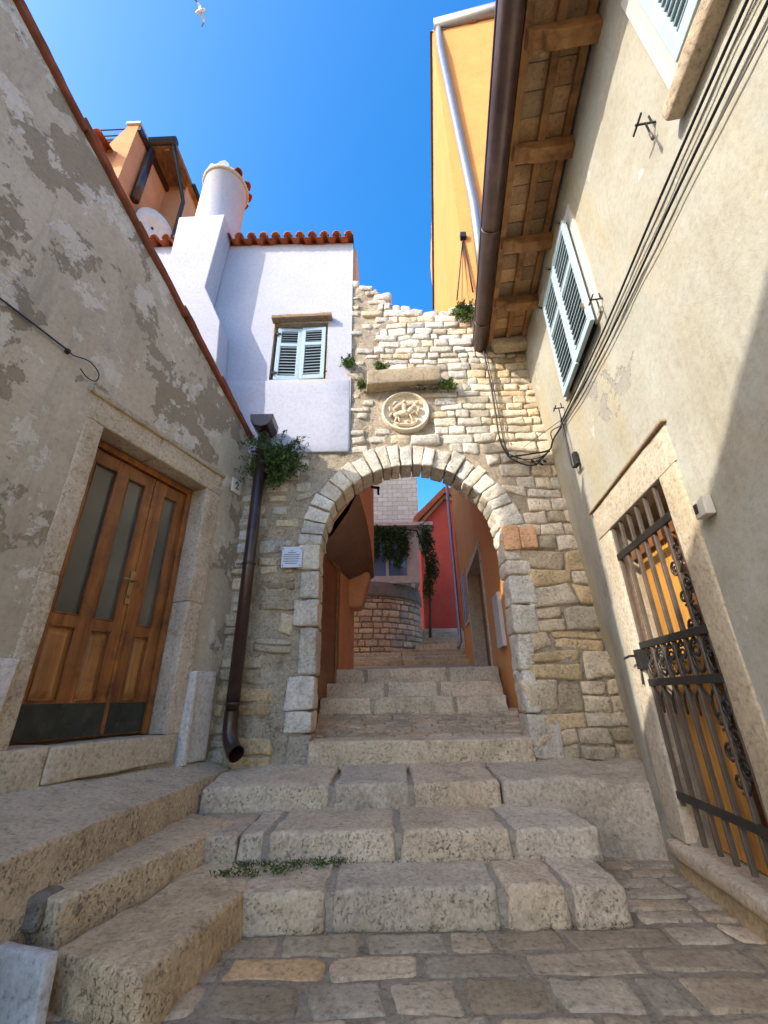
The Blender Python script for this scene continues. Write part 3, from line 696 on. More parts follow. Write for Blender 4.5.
# dressed jamb stones
m = MB()
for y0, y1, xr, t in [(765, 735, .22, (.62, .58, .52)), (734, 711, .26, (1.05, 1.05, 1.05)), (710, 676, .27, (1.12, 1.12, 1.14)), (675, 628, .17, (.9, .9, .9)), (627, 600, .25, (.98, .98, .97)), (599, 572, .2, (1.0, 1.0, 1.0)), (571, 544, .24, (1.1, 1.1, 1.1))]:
    za, zb = fy(300, y0, YW).z, fy(300, y1, YW).z
    m.rbox(CX-RI-xr-.02, CX-RI-.02+R(-.01, .01), YW-.05+R(0, .015), YW+.27, za+.006, zb-.006, r=.02, amp=.014, res=.035, tint=t, ns=8, big=.015)
zz_ = fy(300, 544, YW).z
while zz_ < CZ-.02:
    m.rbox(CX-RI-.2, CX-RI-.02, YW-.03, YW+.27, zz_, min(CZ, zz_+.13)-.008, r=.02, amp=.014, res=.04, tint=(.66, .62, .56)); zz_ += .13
z = .5
while z < CZ-.03:
    h = min(R(.2, .42) if z < 2 else R(.14, .24), CZ-z)
    if CZ-z-h < .1: h = CZ-z
    t = st(.85, 1.1, .03)
    if 2.2 < z: t = (1.15, 1.12, 1.08)
    m.rbox(CX+RI-.0+R(-.012, .012), CX+RI+R(.08, .3), YW-.045, YW+.27, z+.005, z+h-.006, r=.025, amp=.016, res=.04, tint=t, ns=8, big=.02); z += h
m.build('jamb_stones', 'arch', AW)
m = MB()
for (x0, y0, x1, y1) in [(503, 552, 516, 528), (520, 550, 533, 528)]:
    a = fy(x0, y0, YW); b = fy(x1, y1, YW); m.rbox(a.x, b.x, YW-.085, YW+.1, a.z, b.z, r=.015, amp=.008, res=.04, tint=(1.25, .78, .52), ns=8)
tag(m.build('brick_stones', 'arch', AW), 'two orange toned stones at the right springing of the arch')
# voussoirs, one mesh each
ths = [0]
while ths[-1] < 180: ths.append(ths[-1]+R(6.0, 9.6))
k = 180/ths[-1]; ths = [t*k for t in ths]
for a, b in zip(ths, ths[1:]):
    a, b = rad(a+.35), rad(b-.35); ro = RO+R(-.04, .035); ri = RI+R(-.015, .012); ys = YW-.05+R(-.015, .015)
    def pp(r, t, y): return V((CX+r*math.cos(t), y, CZ+r*math.sin(t)))
    m = MB(); m.rock([pp(ri, b, ys), pp(ri, a, ys), pp(ri, a, YW+.29), pp(ri, b, YW+.29), pp(ro, b, ys), pp(ro, a, ys), pp(ro, a, YW+.29), pp(ro, b, YW+.29)], r=.014, amp=.014, res=.035, tint=st(.9, 1.3, .05), ns=10, big=.014)
    m.build('voussoir', 'arch', AW)
# ledge slab over the roundel
m = MB(); m.rock([(-.19, YW-.17, 4.72), (.77, YW-.17, 4.77), (.77, YW+.05, 4.77), (-.19, YW+.05, 4.72), (-.19, YW-.20, 4.93), (.77, YW-.20, 4.98), (.77, YW+.05, 4.98), (-.19, YW+.05, 4.93)], r=.02, amp=.01, res=.045, tint=(.82, .77, .68), ns=8, big=.012)
m.build('ledge_stone', 'ledge', AW)
# carved roundel
RD = thing('carved_roundel', (.3, YW-.05, 4.07), 'round cream stone relief plaque carved with a rider, set above the arch', 'relief plaque')
def disc(c, rx, rz, y0, y1, n=48, t=(1, 1, 1), mb=None, prof=None):
    vs = []; prof = prof or [(1, 0), (1, .7), (.97, 1.), (.0, 1)]
    for r, d in prof:
        for k in range(n):
            a = 2*math.pi*k/n; vs.append(V((c[0]+rx*r*math.cos(a), y0+(y1-y0)*d, c[1]+rz*r*math.sin(a))))
    fs = [(i*n+k, i*n+(k+1) % n, (i+1)*n+(k+1) % n, (i+1)*n+k) for i in range(len(prof)-1) for k in range(n)]
    mb.add(vs, fs, t, True)
m = MB(); disc((.3, 4.37), .305, .30, YW+.02, YW-.075, 48, (1, 1, 1), m, [(1, 0), (1, .7), (.985, .95), (.95, 1), (.90, .96), (.875, .6), (.86, .45), (0.5, .45), (0.01, .45)]); m.build('disc', 'ivory', RD)
m = MB(); Yf = YW-.045
def ell(cx_, cz_, rx, rz, rot=0, d=.028):
    n1, n2 = 8, 12; vs = []; ca, sa_ = math.cos(rad(rot)), math.sin(rad(rot))
    for i in range(n1+1):
        a = math.pi*i/n1
        for k in range(n2):
            b = 2*math.pi*k/n2; x_, z_, y_ = rx*math.cos(a), rz*math.sin(a)*math.cos(b), d*math.sin(a)*math.sin(b)
            w = 1+.12*noise.noise(V((x_*40, z_*40, cx_*9)))
            vs.append(V((.3+.3*(cx_+(x_*ca-z_*sa_)*w), Yf-y_, 4.37+.3*(cz_+(x_*sa_+z_*ca)*w))))
    m.add(vs, [(i*n2+k, i*n2+(k+1) % n2, (i+1)*n2+(k+1) % n2, (i+1)*n2+k) for i in range(n1) for k in range(n2)], (1, .97, .9), True)
for a in [(-.12, -.08, .34, .15, 12, .034), (.20, .10, .20, .10, 55), (.36, .27, .13, .065, -25), (-.40, -.18, .14, .13, 0, .03), (.34, -.06, .17, .045, 25), (.46, -.12, .11, .035, -60), (.22, -.30, .19, .045, -65), (.12, -.50, .10, .035, -15),
          (-.42, -.38, .18, .05, 75), (-.30, -.40, .16, .045, 105), (-.62, -.14, .16, .045, 60), (-.06, .22, .11, .20, 8, .036), (-.04, .50, .075, .085, 0, .036), (-.30, .30, .24, .09, 35), (-.44, .44, .14, .06, 50), (.16, .32, .17, .045, 20), (-.02, -.02, .05, .17, 15, .04), (.04, -.20, .08, .03, 0, .04),
          (-.05, -.66, .30, .06, -5), (.30, -.62, .16, .06, 25), (.48, -.46, .12, .05, 60), (-.35, -.62, .14, .05, -30), (.56, .10, .05, .16, -20), (.50, .46, .10, .05, 45), (-.66, .16, .05, .12, 10)]: ell(*a)
m.tube([V((.3+.3*.55, Yf-.02, 4.37+.3*.62)), V((.3-.3*.05, Yf-.03, 4.37+.3*.2)), V((.3-.3*.2, Yf-.02, 4.37-.3*.45))], .005, 6)
m.build('relief_figure', 'ivory', RD)
# info plate on the left jamb
a = fy(281, 568, YW-.06); b = fy(303, 547, YW-.06)
IP = thing('information_plate', (a.x, YW-.06, a.z), 'small brushed metal plaque with engraved lines fixed to the left arch jamb', 'sign')
m = MB(); m.box(a.x, b.x, YW-.075, YW-.065, a.z, b.z); m.build('plate', 'alu', IP, bev=.002)
m = MB()
for i, (u0_, u1_) in enumerate([(.44, .54), (.3, .7), (.12, .88), (.1, .86), (.12, .9), (.1, .84), (.2, .76)]):
    zt = b.z-(b.z-a.z)*(.17+i*.105); m.box(a.x+(b.x-a.x)*u0_, a.x+(b.x-a.x)*u1_, YW-.077, YW-.075, zt-.004, zt+.003)
m.build('engraving', 'ink', IP)
for sx in (.08, .92):
    for sz in (.1, .9):
        m = MB(); X = a.x+(b.x-a.x)*sx; Z = a.z+(b.z-a.z)*sz; m.tube([(X, YW-.075, Z), (X, YW-.081, Z)], .006, 10); m.build('screw', 'ink', IP)
m = MB(); m.tube([(b.x+.02, YW-.04, a.z+.06), (b.x+.02, YW-.09, a.z+.06)], .012, 8)

# ------------------------------------------------------------------ plants on the wall
def plant(c, r, n, size, label, mat='leaf', name='wall_plant', cat='plant', group=None, h=.9, d=.6, hang=0):
    t = thing(name, (c[0], c[1], c[2]-r*h), label, cat, group)
    m = MB(); m.leaves(c, r, r*d, r*h, n, size, .35, hang)
    s_ = MB(); sp_ = m
    for i in range(7 if r < .2 else 26):
        dv = V((R(-1, 1), -R(.1, .6), R(-.7, 1))).normalized(); p0 = V(c)+dv*r*.5; p1 = V(c)+dv*r*R(1., 1.45)+V((0, 0, -r*.15)); s_.tube([p0, (p0+p1)/2+V((0, 0, r*.06)), p1], [.003, .0025, .0015], 4)
        for q in range(7): sp_.leaves(p0+(p1-p0)*(.3+q*.11), size*.35, size*.35, size*.35, 3, size*.8)
    m.build('foliage', mat, t, fix=False)
    for i in range(8):
        e = V(c)+V((R(-r, r)*.6, -abs(R(0, r*d))*.6, R(-.3, .8)*r)); s_.tube([V((c[0], c[1]+r*.4, c[2]-r*.5)), (V(c)+e)/2+V((0, 0, -r*.1)), e], [.005, .004, .002], 5)
    s_.build('stem', 'bark', t); return t
plant((-1.25, YW-.14, 3.60), .36, 2600, .055, 'dark green leafy bush growing behind the brown drainpipe', 'dleaf', 'wall_bush', 'bush', None, .95, .6)
plant((-.44, YW-.08, 5.16), .095, 380, .04, 'round green tuft at the white house corner left of the ledge stone')
plant((.0, YW-.1, 5.04), .085, 260, .045, 'green tuft sprouting on top of the left end of the ledge stone')
plant((-.25, YW-.07, 4.77), .06, 180, .04, 'small green tuft below the left end of the ledge stone')
plant((.86, YW-.09, 4.74), .10, 300, .05, 'green weed hanging under the right end of the ledge stone')
plant((1.2, YW-.1, 6.02), .15, 520, .065, 'green plant on top of the arch wall beside the brown gutter')
m = MB()
for i in range(40):
    x0, z0 = R(.45, .75), 4.72; m.tube([(x0, YW-.03, z0), (x0+R(-.06, .06), YW-.12, z0+R(-.03, .03)), (x0+R(-.12, .12), YW-.13, z0+R(-.1, .0))], .0025, 4)
tag(m.build('dry_roots', 'bark'), 'tangle of dry brown roots under the right half of the ledge stone', 'roots')

# ------------------------------------------------------------------ white house
WH = thing('white_house', (-2.2, 6.5, 3.5), 'white rendered house above the arch with pale shutters and a terracotta roof edge', 'house')
WY = 4.42; WX = -.405
wx0, wx1, wz0, wz1 = -1.50, -.745, 4.94, 5.96
m = MB(); grid(m, (-5.2, WX), (3.84, 7.66), None, XZ(WY), [(wx0, wx1, wz0, wz1)], .003, .15)
m.box(-5.2, WX, WY+.2, 8.6, 3.9, 7.64); m.box(WX-.02, WX, WY, WY+.21, 3.84, 7.64); m.box(-5.2, WX, WY+.01, WY+.2, 3.84, 3.86); m.box(-5.2, WX, WY+.01, WY+.2, 7.62, 7.64)
m.build('wall', 'white', WH, fix=False)
m = MB(); m.rock([(-5.2, WY-.012, 3.80), (WX-.01, WY-.012, 3.80), (WX-.01, WY+.02, 3.8), (-5.2, WY+.02, 3.8), (-5.2, WY-.012, 4.92), (WX-.006, WY-.012, 4.92), (WX-.03, WY+.02, 4.92), (-5.2, WY+.02, 4.92)], r=.015, amp=.004, res=.12, big=.01)
m.build('lower_wall_band', 'white', WH)
m = MB(); m.box(WX, WX+.05, WY+.08, 8.6, 6.5, 7.62); tag(m.build('side_wall', 'peach', WH), 'orange side wall of the white house')
# recess + window
m = MB(); m.box(wx0-.02, wx0, WY, WY+.2, wz0, wz1); m.box(wx1, wx1+.02, WY, WY+.2, wz0, wz1); m.box(wx0-.02, wx1+.02, WY, WY+.2, wz1, wz1+.02); m.box(wx0-.02, wx1+.02, WY, WY+.2, wz0-.02, wz0); m.box(wx0, wx1, WY+.15, WY+.19, wz0, wz1)
W = m.build('window', 'ledge', WH)
m = MB(); m.rock([(wx0-.03, WY-.10, wz1+.0), (wx1+.06, WY-.10, wz1+.03), (wx1+.06, WY+.02, wz1+.03), (wx0-.03, WY+.02, wz1), (wx0-.03, WY-.10, wz1+.06), (wx1+.06, WY-.10, wz1+.1), (wx1+.06, WY+.02, wz1+.1), (wx0-.03, WY+.02, wz1+.06)], r=.01, amp=.008, res=.06, tint=(.55, .45, .35)); m.build('lintel', 'ledge', W)
def shutter_leaf(parent, P, a, upv, n, w, h, mat, rails, thick=.035, nslat=(7, 9), fw=.055):
    """louvred leaf: P lower-left corner, a unit vector along width, n outward"""
    a = V(a).normalized(); n = V(n).normalized(); Z = V(upv); P = V(P)
    def bx(mb, u0, u1, z0, z1, o0, o1):
        mb.hexa([P+a*u0+Z*z0+n*o1, P+a*u1+Z*z0+n*o1, P+a*u1+Z*z0+n*o0, P+a*u0+Z*z0+n*o0, P+a*u0+Z*z1+n*o1, P+a*u1+Z*z1+n*o1, P+a*u1+Z*z1+n*o0, P+a*u0+Z*z1+n*o0])
    m = MB(); bx(m, 0, fw, 0, h, 0, thick); bx(m, w-fw, w, 0, h, 0, thick)
    zs = [0]+[r for r in rails]+[h]
    bx(m, fw, w-fw, 0, fw*1.3, 0, thick); bx(m, fw, w-fw, h-fw, h, 0, thick)
    for r in rails: bx(m, fw, w-fw, r-fw*.5, r+fw*.5, 0, thick)
    lf = m.build('shutter', mat, parent, bev=.004)
    b0 = fw*1.3
    m = MB(); bx(m, fw, w-fw, fw, h-fw, .004, .008); m.build('slat_gap_shade', 'slatdark', lf if False else parent)  # near-black sheet standing in for the shade between the slats
    m = MB(); bounds = [(b0, rails[0]-fw*.5)]+[(rails[i]+fw*.5, rails[i+1]-fw*.5) for i in range(len(rails)-1)]+[(rails[-1]+fw*.5, h-fw)]
    for (z0, z1), ns_ in zip(bounds, nslat):
        d = (z1-z0)/ns_
        for i in range(ns_):
            zc = z0+d*(i+.5); c0 = P+Z*zc
            p = [c0+a*fw+Z*(d*.30)+n*.010, c0+a*(w-fw)+Z*(d*.30)+n*.010, c0+a*(w-fw)-Z*(d*.18)+n*(thick-.004), c0+a*fw-Z*(d*.18)+n*(thick-.004)]
            m.add(p+[q+Z*.006+n*.003 for q in p], [(0, 1, 2, 3), (4, 5, 6, 7), (0, 1, 5, 4), (2, 3, 7, 6), (0, 3, 7, 4), (1, 2, 6, 5)])
    s2 = m.build('slats', mat, parent)
    return lf
ww = (wx1-wx0-.08)/2
for i in range(2):
    ax = V((1, -.05 if i else .05, 0)).normalized()
    shutter_leaf(W, (wx0+.05+i*(ww+.005), WY+.05-(0 if not i else -.0), wz0+.02), ax, (0, 0, 1), (0, -1, 0), ww, wz1-wz0-.1, 'shutterw', [.62], nslat=(10, 5))
for xx in (wx0+.05, wx1-.03):
    for z_ in (wz0+.12, wz1-.2):
        m = MB(); m.box(xx-.03, xx+.05, WY-.0, WY+.012, z_, z_+.02); m.tube([(xx, WY+.006, z_-.03), (xx, WY+.006, z_+.05)], .008, 6); m.build('hinge', 'iron', W)
# roof edge of barrel tiles
m = MB(); rz = 7.66
def half(m, c, d, r, l, dn=1, t=(1, 1, 1), n=9, th=.014):
    d = V(d).normalized(); side = d.cross(V((0, 0, 1))).normalized(); u = side.cross(d)
    vs = []
    for k in range(2):
        for rr in (r, r-th):
            for i in range(n):
                a = math.pi*i/(n-1); vs.append(V(c)+d*l*k+side*rr*math.cos(a)*(1-.12*k)+u*rr*math.sin(a)*dn)
    fs = []
    for i in range(n-1): fs += [(i, i+1, 2*n+i+1, 2*n+i), (n+i, 3*n+i, 3*n+i+1, n+i+1), (i, n+i, n+i+1, i+1), (2*n+i, 2*n+i+1, 3*n+i+1, 3*n+i)]
    m.add(vs, fs, t, True)
pitch = .19; x = WX-.06
m.box(-5.1, WX-.02, WY-.0, 8.7, 7.64, 7.67)
while x > -5:
    t = st(.75, 1.35, .1)
    half(m, (x, WY-.15, rz+.0), (0, 1, .28), .068, .5, 1, t); half(m, (x-pitch/2, WY-.13, rz+.045), (0, 1, .28), .068, .5, -1, st(.6, 1.0, .1)); x -= pitch
m.add([(-5.1, WY+.1, rz+.06), (WX, WY+.1, rz+.06), (WX, 8.7, rz+1.2), (-5.1, 8.7, rz+1.2)], [(0, 1, 2, 3)])
m.build('roof', 'tile', WH, fix=False)
# chimney breast with round stack
bx_, by0, by1 = -2.27, 3.90, WY
m = MB()
yb = 4.07; K = lambda x, y: (fy(x, y, yb).x, fy(x, y, yb).z)
prof = [(-2.9, 3.6), (K(215, 358)[0]+.03, 3.6), K(217, 358), K(220, 321), K(205, 287), K(225, 214), K(179, 217)]
m.prism(prof, lambda a, b, o: V((a, WY-.01-o, b)), 0, WY-.01-yb); CH = m.build('chimney', 'white', WH, bev=.012)
ct = fy(226, 190, 4.62); cc = (ct.x, 4.62); dzc = ct.z-8.89
m = MB(); m.lathe([(.37, 7.3), (.365, 8.2), (.36, 8.86+dzc), (.375, 8.87+dzc), (.375, 8.93+dzc), (.36, 8.94+dzc), (.36, 9.0+dzc), (.2, 9.02+dzc)], (*cc, 0), 40); m.build('stack', 'white', CH)
m = MB(); m.lathe([(.372, 8.85), (.395, 8.87), (.395, 8.91), (.372, 8.93)], (*cc, dzc), 40); m.build('band', 'ledge', CH)
m = MB()
for k in range(8):
    a0 = math.pi*2*k/8+.2; c0 = V((cc[0]+.26*math.cos(a0), cc[1]+.26*math.sin(a0), 8.95+dzc))
    m.prism([(-.11, 0), (.11, 0), (.08, .1), (0, .17), (-.08, .1)], lambda a, b, o, A=a0, C=c0: C+V((-math.sin(A)*a+math.cos(A)*o, math.cos(A)*a+math.sin(A)*o, b)), -.03, .1)
m.lathe([(.3, 9.0), (.26, 9.12), (.1, 9.2), (.02, 9.2)], (*cc, dzc), 20); m.build('chimney_crown', 'white', CH, bev=.01)
m = MB()
for k, a0 in enumerate([-.7, -.1, .4, .9]):
    c0 = (cc[0]+.3*math.cos(a0), cc[1]+.3*math.sin(a0), 8.96+dzc); half(m, c0, (math.cos(a0), math.sin(a0), -.5), .08, .13, 1, st(.3, .9, .1))
tag(m.build('chimney_tiles', 'tile', CH, fix=False))

# ------------------------------------------------------------------ orange houses up on the hill, top left
OH = thing('orange_house', (-6.5, 8, 2), 'orange house at top left with roof terrace rails and a satellite dish', 'house')
P0 = fy(139, 125, 6.6); P1 = gz(181, 218, P0.z); dA = (P1-P0).normalized(); nA = V((dA.y, -dA.x, 0))
def OW(a, z, o=0): return V((P0.x, P0.y, 0))+dA*a+nA*o+V((0, 0, z))
zt = P0.z; LA = (P1-P0).length+2.5
m = MB(); m.hexa([OW(0, 1), OW(LA, 1), OW(LA, 1, -6), OW(0, 1, -6), OW(0, zt), OW(LA, zt), OW(LA, zt, -.3), OW(0, zt, -.3)])
m.hexa([OW(0, zt-3, -.3), OW(LA, zt-3, -.3), OW(LA, zt-3, -6), OW(0, zt-3, -6), OW(0, zt-1.3, -.3), OW(LA, zt-1.3, -.3), OW(LA, zt-1.3, -6), OW(0, zt-1.3, -6)])
m.build('wall', 'orange', OH)
m = MB(); m.hexa([OW(-.05, zt, .06), OW(LA, zt, .06), OW(LA, zt, -.35), OW(-.05, zt, -.35), OW(-.05, zt+.1, .06), OW(LA, zt+.1, .06), OW(LA, zt+.1, -.35), OW(-.05, zt+.1, -.35)]); m.build('parapet_cap', 'wframe', OH)
m = MB(); m.bar(OW(0, zt-.16, .05), OW(LA, zt-.16, .05), .08, .2); m.build('eave_board', 'brown', OH)
m = MB()
for i in range(4): m.bar(OW(.1, zt+.05-.32*i, -.3), OW(.1, zt+.05-.32*i, -5), .03)
m.build('terrace_rail', 'iron', OH)
A0 = pl(148, 152, OW(0, 0), nA); A1 = pl(131, 200, OW(0, 0), nA)
m = MB(); m.tube([A0-nA*-.1, A1-nA*-.1], .12, 10); m.build('downpipe', 'brown', OH)
q0 = pl(128, 190, OW(0, 0), nA)
m = MB(); m.hexa([OW(-.15, zt-5.2, -.6), OW(-.0, zt-5.2, -.6), OW(0, zt-5.2, -1.6), OW(-.15, zt-5.2, -1.6), OW(-.15, zt-2.6, -.6), OW(0, zt-2.6, -.6), OW(0, zt-2.6, -1.6), OW(-.15, zt-2.6, -1.6)]); m.build('shutter', 'beam', OH)
m = MB(); i = 0
while i < 12: half(m, OW(-.5, zt-1.45, -.55-i*.32), V((dA.x, dA.y, .25)), .14, .8, 1, st(.8, 1.3, .1)); half(m, OW(-.5, zt-1.4, -.71-i*.32), V((dA.x, dA.y, .25)), .12, .8, -1, st(.6, 1., .1)); i += 1
m.build('roof_tiles', 'tile', OH, fix=False)
dc = pl(141, 229, OW(0, 0), nA)
SD = thing('satellite_dish', tuple(dc), 'pale round satellite dish on the orange house wall behind the left roof edge', 'satellite dish')
m = MB(); Rd = .5; vs = []; n = 32
dn = (nA*1.0+V((0, -.7, -.3))).normalized(); dx = dn.cross(V((0, 0, 1))).normalized(); dzv = dn.cross(dx).normalized()
for r, d in [(0.01, 0), (.5, .03), (1, .12), (1, .15), (.5, .06), (.01, .03)]:
    for k in range(n): t = 2*math.pi*k/n; vs.append(dc+nA*.35+dx*Rd*r*math.cos(t)+dzv*Rd*r*math.sin(t)+dn*(d-.05))
m.add(vs, [(i*n+k, i*n+(k+1) % n, (i+1)*n+(k+1) % n, (i+1)*n+k) for i in range(5) for k in range(n)], (1, 1, 1), True); m.build('dish', 'platew', SD)
m = MB(); m.tube([dc, dc+nA*.35], .04, 8); m.build('bracket', 'iron', SD)
OB = thing('orange_house', (-5.6, 9.8, 2), 'second orange house at top left with dark timber eaves beside the round chimney', 'house')
Q0 = fy(187, 186, 8.2); dB = dA.copy(); nB = V((dB.y, -dB.x, 0))
def OV(a, z, o=0): return V((Q0.x, Q0.y, 0))+dB*a+nB*o+V((0, 0, z))
zb = Q0.z
m = MB(); m.hexa([OV(0, 1), OV(2.4, 1), OV(2.4, 1, -5), OV(0, 1, -5), OV(0, zb), OV(2.4, zb), OV(2.4, zb, -5), OV(0, zb, -5)]); m.build('wall', 'orange', OB)
m = MB(); m.hexa([OV(-1.1, zb, .15), OV(2.4, zb, .15), OV(2.4, zb, -5), OV(-1.1, zb, -5), OV(-1.1, zb+.15, .15), OV(2.4, zb+.15, .15), OV(2.4, zb+.15, -5), OV(-1.1, zb+.15, -5)]); m.build('roof', 'beam', OB)
for i in range(7):
    m = MB(); m.bar(OV(-1.05, zb-.09, -.1-i*.75), OV(0, zb-.09, -.1-i*.75), .14, .18); m.build('rafter', 'darkwood', OB)
m = MB(); m.tube([OV(-1.15, zb+.1, .2), OV(-1.15, zb+.1, -5)], .12, 10); m.tube([OV(0, zb+.06, .2), OV(2.4, zb+.06, .2)], .07, 8); m.tube([OV(-1.1, zb, .1), OV(-.1, zb-1.0, .1), OV(-.1, 2, .1)], .06, 8); m.build('gutter', 'iron', OB)

# ------------------------------------------------------------------ tall yellow house / right side of the passage
YH = thing('yellow_house', (2.4, 7, .6), 'tall yellow ochre house behind the arch wall on the right of the passage', 'house')
yc0 = V((1.44, 4.86, 0)); yfar = V((1.83, 10.3, 0)); dY = (yfar-yc0).normalized(); nY = V((-dY.y, dY.x, 0))   # nY points into the lane
YZ = 16.4
def YWp(a, z, o=0): return yc0+dY*a+nY*o+V((0, 0, z))
LY = (yfar-yc0).length
fr = V((.99, -.14, 0)).normalized()
m = MB()
def pz(px, py): return pl(px, py, yc0, nY)
holes = []
d1a, d1b = pz(470, 600), pz(485, 600); a0 = (d1a-yc0).dot(dY); a1 = (d1b-yc0).dot(dY)
Zdt = pz(480, 545).z
dd = sorted([a0, a1]); dlo = pz(480, 662).z
holes.append((dd[0], dd[1], z8+.02, Zdt))
zfar = 13.0
grid(m, (0, LY), (.4, YZ), lambda a: YZ+(zfar-YZ)*a/LY, lambda a, b, o: YWp(a, b, o), holes, .003, .25)
e0 = yc0+fr*4
m.add([yc0+V((0, 0, .4)), e0+V((0, 0, .4)), e0+V((0, 0, YZ)), yc0+V((0, 0, YZ))], [(0, 1, 2, 3)])
m.add([yfar+V((0, 0, .4)), yfar+V((4, 0, .4)), yfar+V((4, 0, zfar)), yfar+V((0, 0, zfar))], [(0, 1, 2, 3)])
m.build('wall', 'yellow', YH, fix=False)
m = MB(); m.hexa([YWp(dd[0]-.0, z8, -.22), YWp(dd[1], z8, -.22), YWp(dd[1], z8, -.26), YWp(dd[0], z8, -.26), YWp(dd[0], Zdt, -.22), YWp(dd[1], Zdt, -.22), YWp(dd[1], Zdt, -.26), YWp(dd[0], Zdt, -.26)])
m.build('door', 'darkwood', YH)
m = MB()
for (u0_, u1_, z0_, z1_) in [(dd[0]-.1, dd[0], z8, Zdt+.1), (dd[1], dd[1]+.1, z8, Zdt+.1), (dd[0], dd[1], Zdt, Zdt+.1)]:
    m.hexa([YWp(u0_, z0_, .02), YWp(u1_, z0_, .02), YWp(u1_, z0_, -.22), YWp(u0_, z0_, -.22), YWp(u0_, z1_, .02), YWp(u1_, z1_, .02), YWp(u1_, z1_, -.22), YWp(u0_, z1_, -.22)])
m.build('door_surround', 'ledge', YH)
def apx(px, py): return (pz(px, py)-yc0).dot(dY)
w0, w1 = sorted([apx(464, 600), apx(468, 600)]); m = MB(); zl, zh = pz(466, 628).z, pz(466, 565).z
m.hexa([YWp(w0, zl, .03), YWp(w1, zl, .03), YWp(w1, zl, 0), YWp(w0, zl, 0), YWp(w0, zh, .03), YWp(w1, zh, .03), YWp(w1, zh, 0), YWp(w0, zh, 0)]); w_ = m.build('window', 'ledge', YH)
m = MB(); m.hexa([YWp(w0+.06, zl+.06, .035), YWp(w1-.06, zl+.06, .035), YWp(w1-.06, zl+.06, .03), YWp(w0+.06, zl+.06, .03), YWp(w0+.06, zh-.06, .035), YWp(w1-.06, zh-.06, .035), YWp(w1-.06, zh-.06, .03), YWp(w0+.06, zh-.06, .03)]); m.build('pane', 'skyglass', w_)
# meter cupboard on the passage wall
w0, w1 = sorted([apx(498, 620), apx(504, 620)]); zl, zh = pz(500, 650).z, pz(500, 592).z
m = MB(); m.hexa([YWp(w0, zl, .05), YWp(w1, zl, .05), YWp(w1, zl, 0), YWp(w0, zl, 0), YWp(w0, zh, .05), YWp(w1, zh, .05), YWp(w1, zh, 0), YWp(w0, zh, 0)])
tag(m.build('meter_cupboard', 'wframe', bev=.005), 'pale flat meter cupboard on the ochre passage wall beyond the arch', 'cupboard')
# eave of yellow house
ga = gz(436, 27, YZ+.05); gb = gz(530, 2, YZ+.05)
gd = (gb-ga).normalized()
m = MB(); m.tube([ga-gd*.05, gb+gd*2], .16, 14); m.build('gutter', 'zinc', YH)
m = MB(); back = V((-gd.y, gd.x, 0)); 
m.hexa([ga+V((0, 0, -.05)), gb+gd*2+V((0, 0, -.05)), gb+gd*2+back*1.6+V((0, 0, .05)), ga+back*1.6+V((0, 0, .05)), ga+V((0, 0, .1)), gb+gd*2+V((0, 0, .1)), gb+gd*2+back*1.6+V((0, 0, .2)), ga+back*1.6+V((0, 0, .2))], (.9, .8, .7)); m.build('eave', 'soffit', YH)
for i in range(6):
    s0 = ga+gd*(.15+i*.75); m = MB(); m.bar(s0+V((0, 0, -.12)), s0+back*1.6+V((0, 0, -.05)), .14, .16); m.build('rafter', 'beam', YH)
m = MB(); m.bar(ga+back*.85+V((0, 0, -.1)), gb+gd*2+back*.85+V((0, 0, -.1)), .1, .1); m.bar(ga+back*.1+V((0, 0, -.1)), gb+gd*2+back*.1+V((0, 0, -.1)), .1, .1); m.build('eave_batten', 'beam', YH)
b0 = fy(474, 205, 4.78); 
m = MB(); m.tube([ga+V((.05, 0, -.05)), ga+V((.05, .02, -.35)), fy(441, 52, 4.74), b0, fy(483, 275, 4.78)], .085, 12); m.build('downpipe', 'zinc', YH)
m = MB()
for (p, q) in [(yc0+V((-.08, 0, YZ-.1)), yfar+V((-.08, 0, zfar))),]:
    m.bar(p+V((.06, 0, 0)), q+V((.06, 0, 0)), .08, .1)
m.build('verge', 'brown', YH)
# cable bracket on yellow wall
k0 = fy(463, 238, 4.84)
m = MB(); m.tube([k0, fy(457, 300, 4.8)], .012, 5); m.tube([k0, fy(473, 292, 4.8)], .014, 5); m.tube([k0, fy(462, 300, 4.8)], .006, 5); m.box(k0.x-.05, k0.x+.05, 4.78, 4.86, k0.z-.04, k0.z+.08)
tag(m.build('cable', 'black'), 'thin dark cables fanning from a bracket on the tall yellow house', 'cable')
m = MB(); fpA = V((1.78, 10.1, 0)); m.tube([fpA+V((-.08, 0, 6.3)), fpA+V((-.08, 0, 2.2)), fpA+V((-.16, -.12, 2.05))], .04, 10)
tag(m.build('drainpipe', 'zinc'), 'slim grey drainpipe on the far corner of the ochre passage wall', 'drainpipe')

# ------------------------------------------------------------------ left side of the passage
PH = thing('orange_house', (-1.2, 6, .6), 'orange house left of the passage behind the arch with a dark jettied upper floor', 'house')
m = MB(); l0, l1 = V((-.84, 4.76, 0)), V((-.56, 7.5, 0)); dP = (l1-l0).normalized(); nP = V((dP.y, -dP.x, 0))
def LP(a, z, o=0): return l0+dP*a+nP*o+V((0, 0, z))
LL = (l1-l0).length
m.hexa([LP(0, .4), LP(LL, .4), LP(LL, .4, -2), LP(0, .4, -2), LP(0, 4.2), LP(LL, 4.2), LP(LL, 4.2, -2), LP(0, 4.2, -2)]); m.build('wall', 'peach', PH)
m = MB()
J = [(4.77, -.84, 2.66, -.32, 3.44), (5.4, -.78, 2.72, -.255, 3.36), (6.1, -.70, 2.80, -.215, 3.25), (6.8, -.63, 2.86, -.20, 3.15), (7.5, -.57, 2.9, -.20, 3.05)]
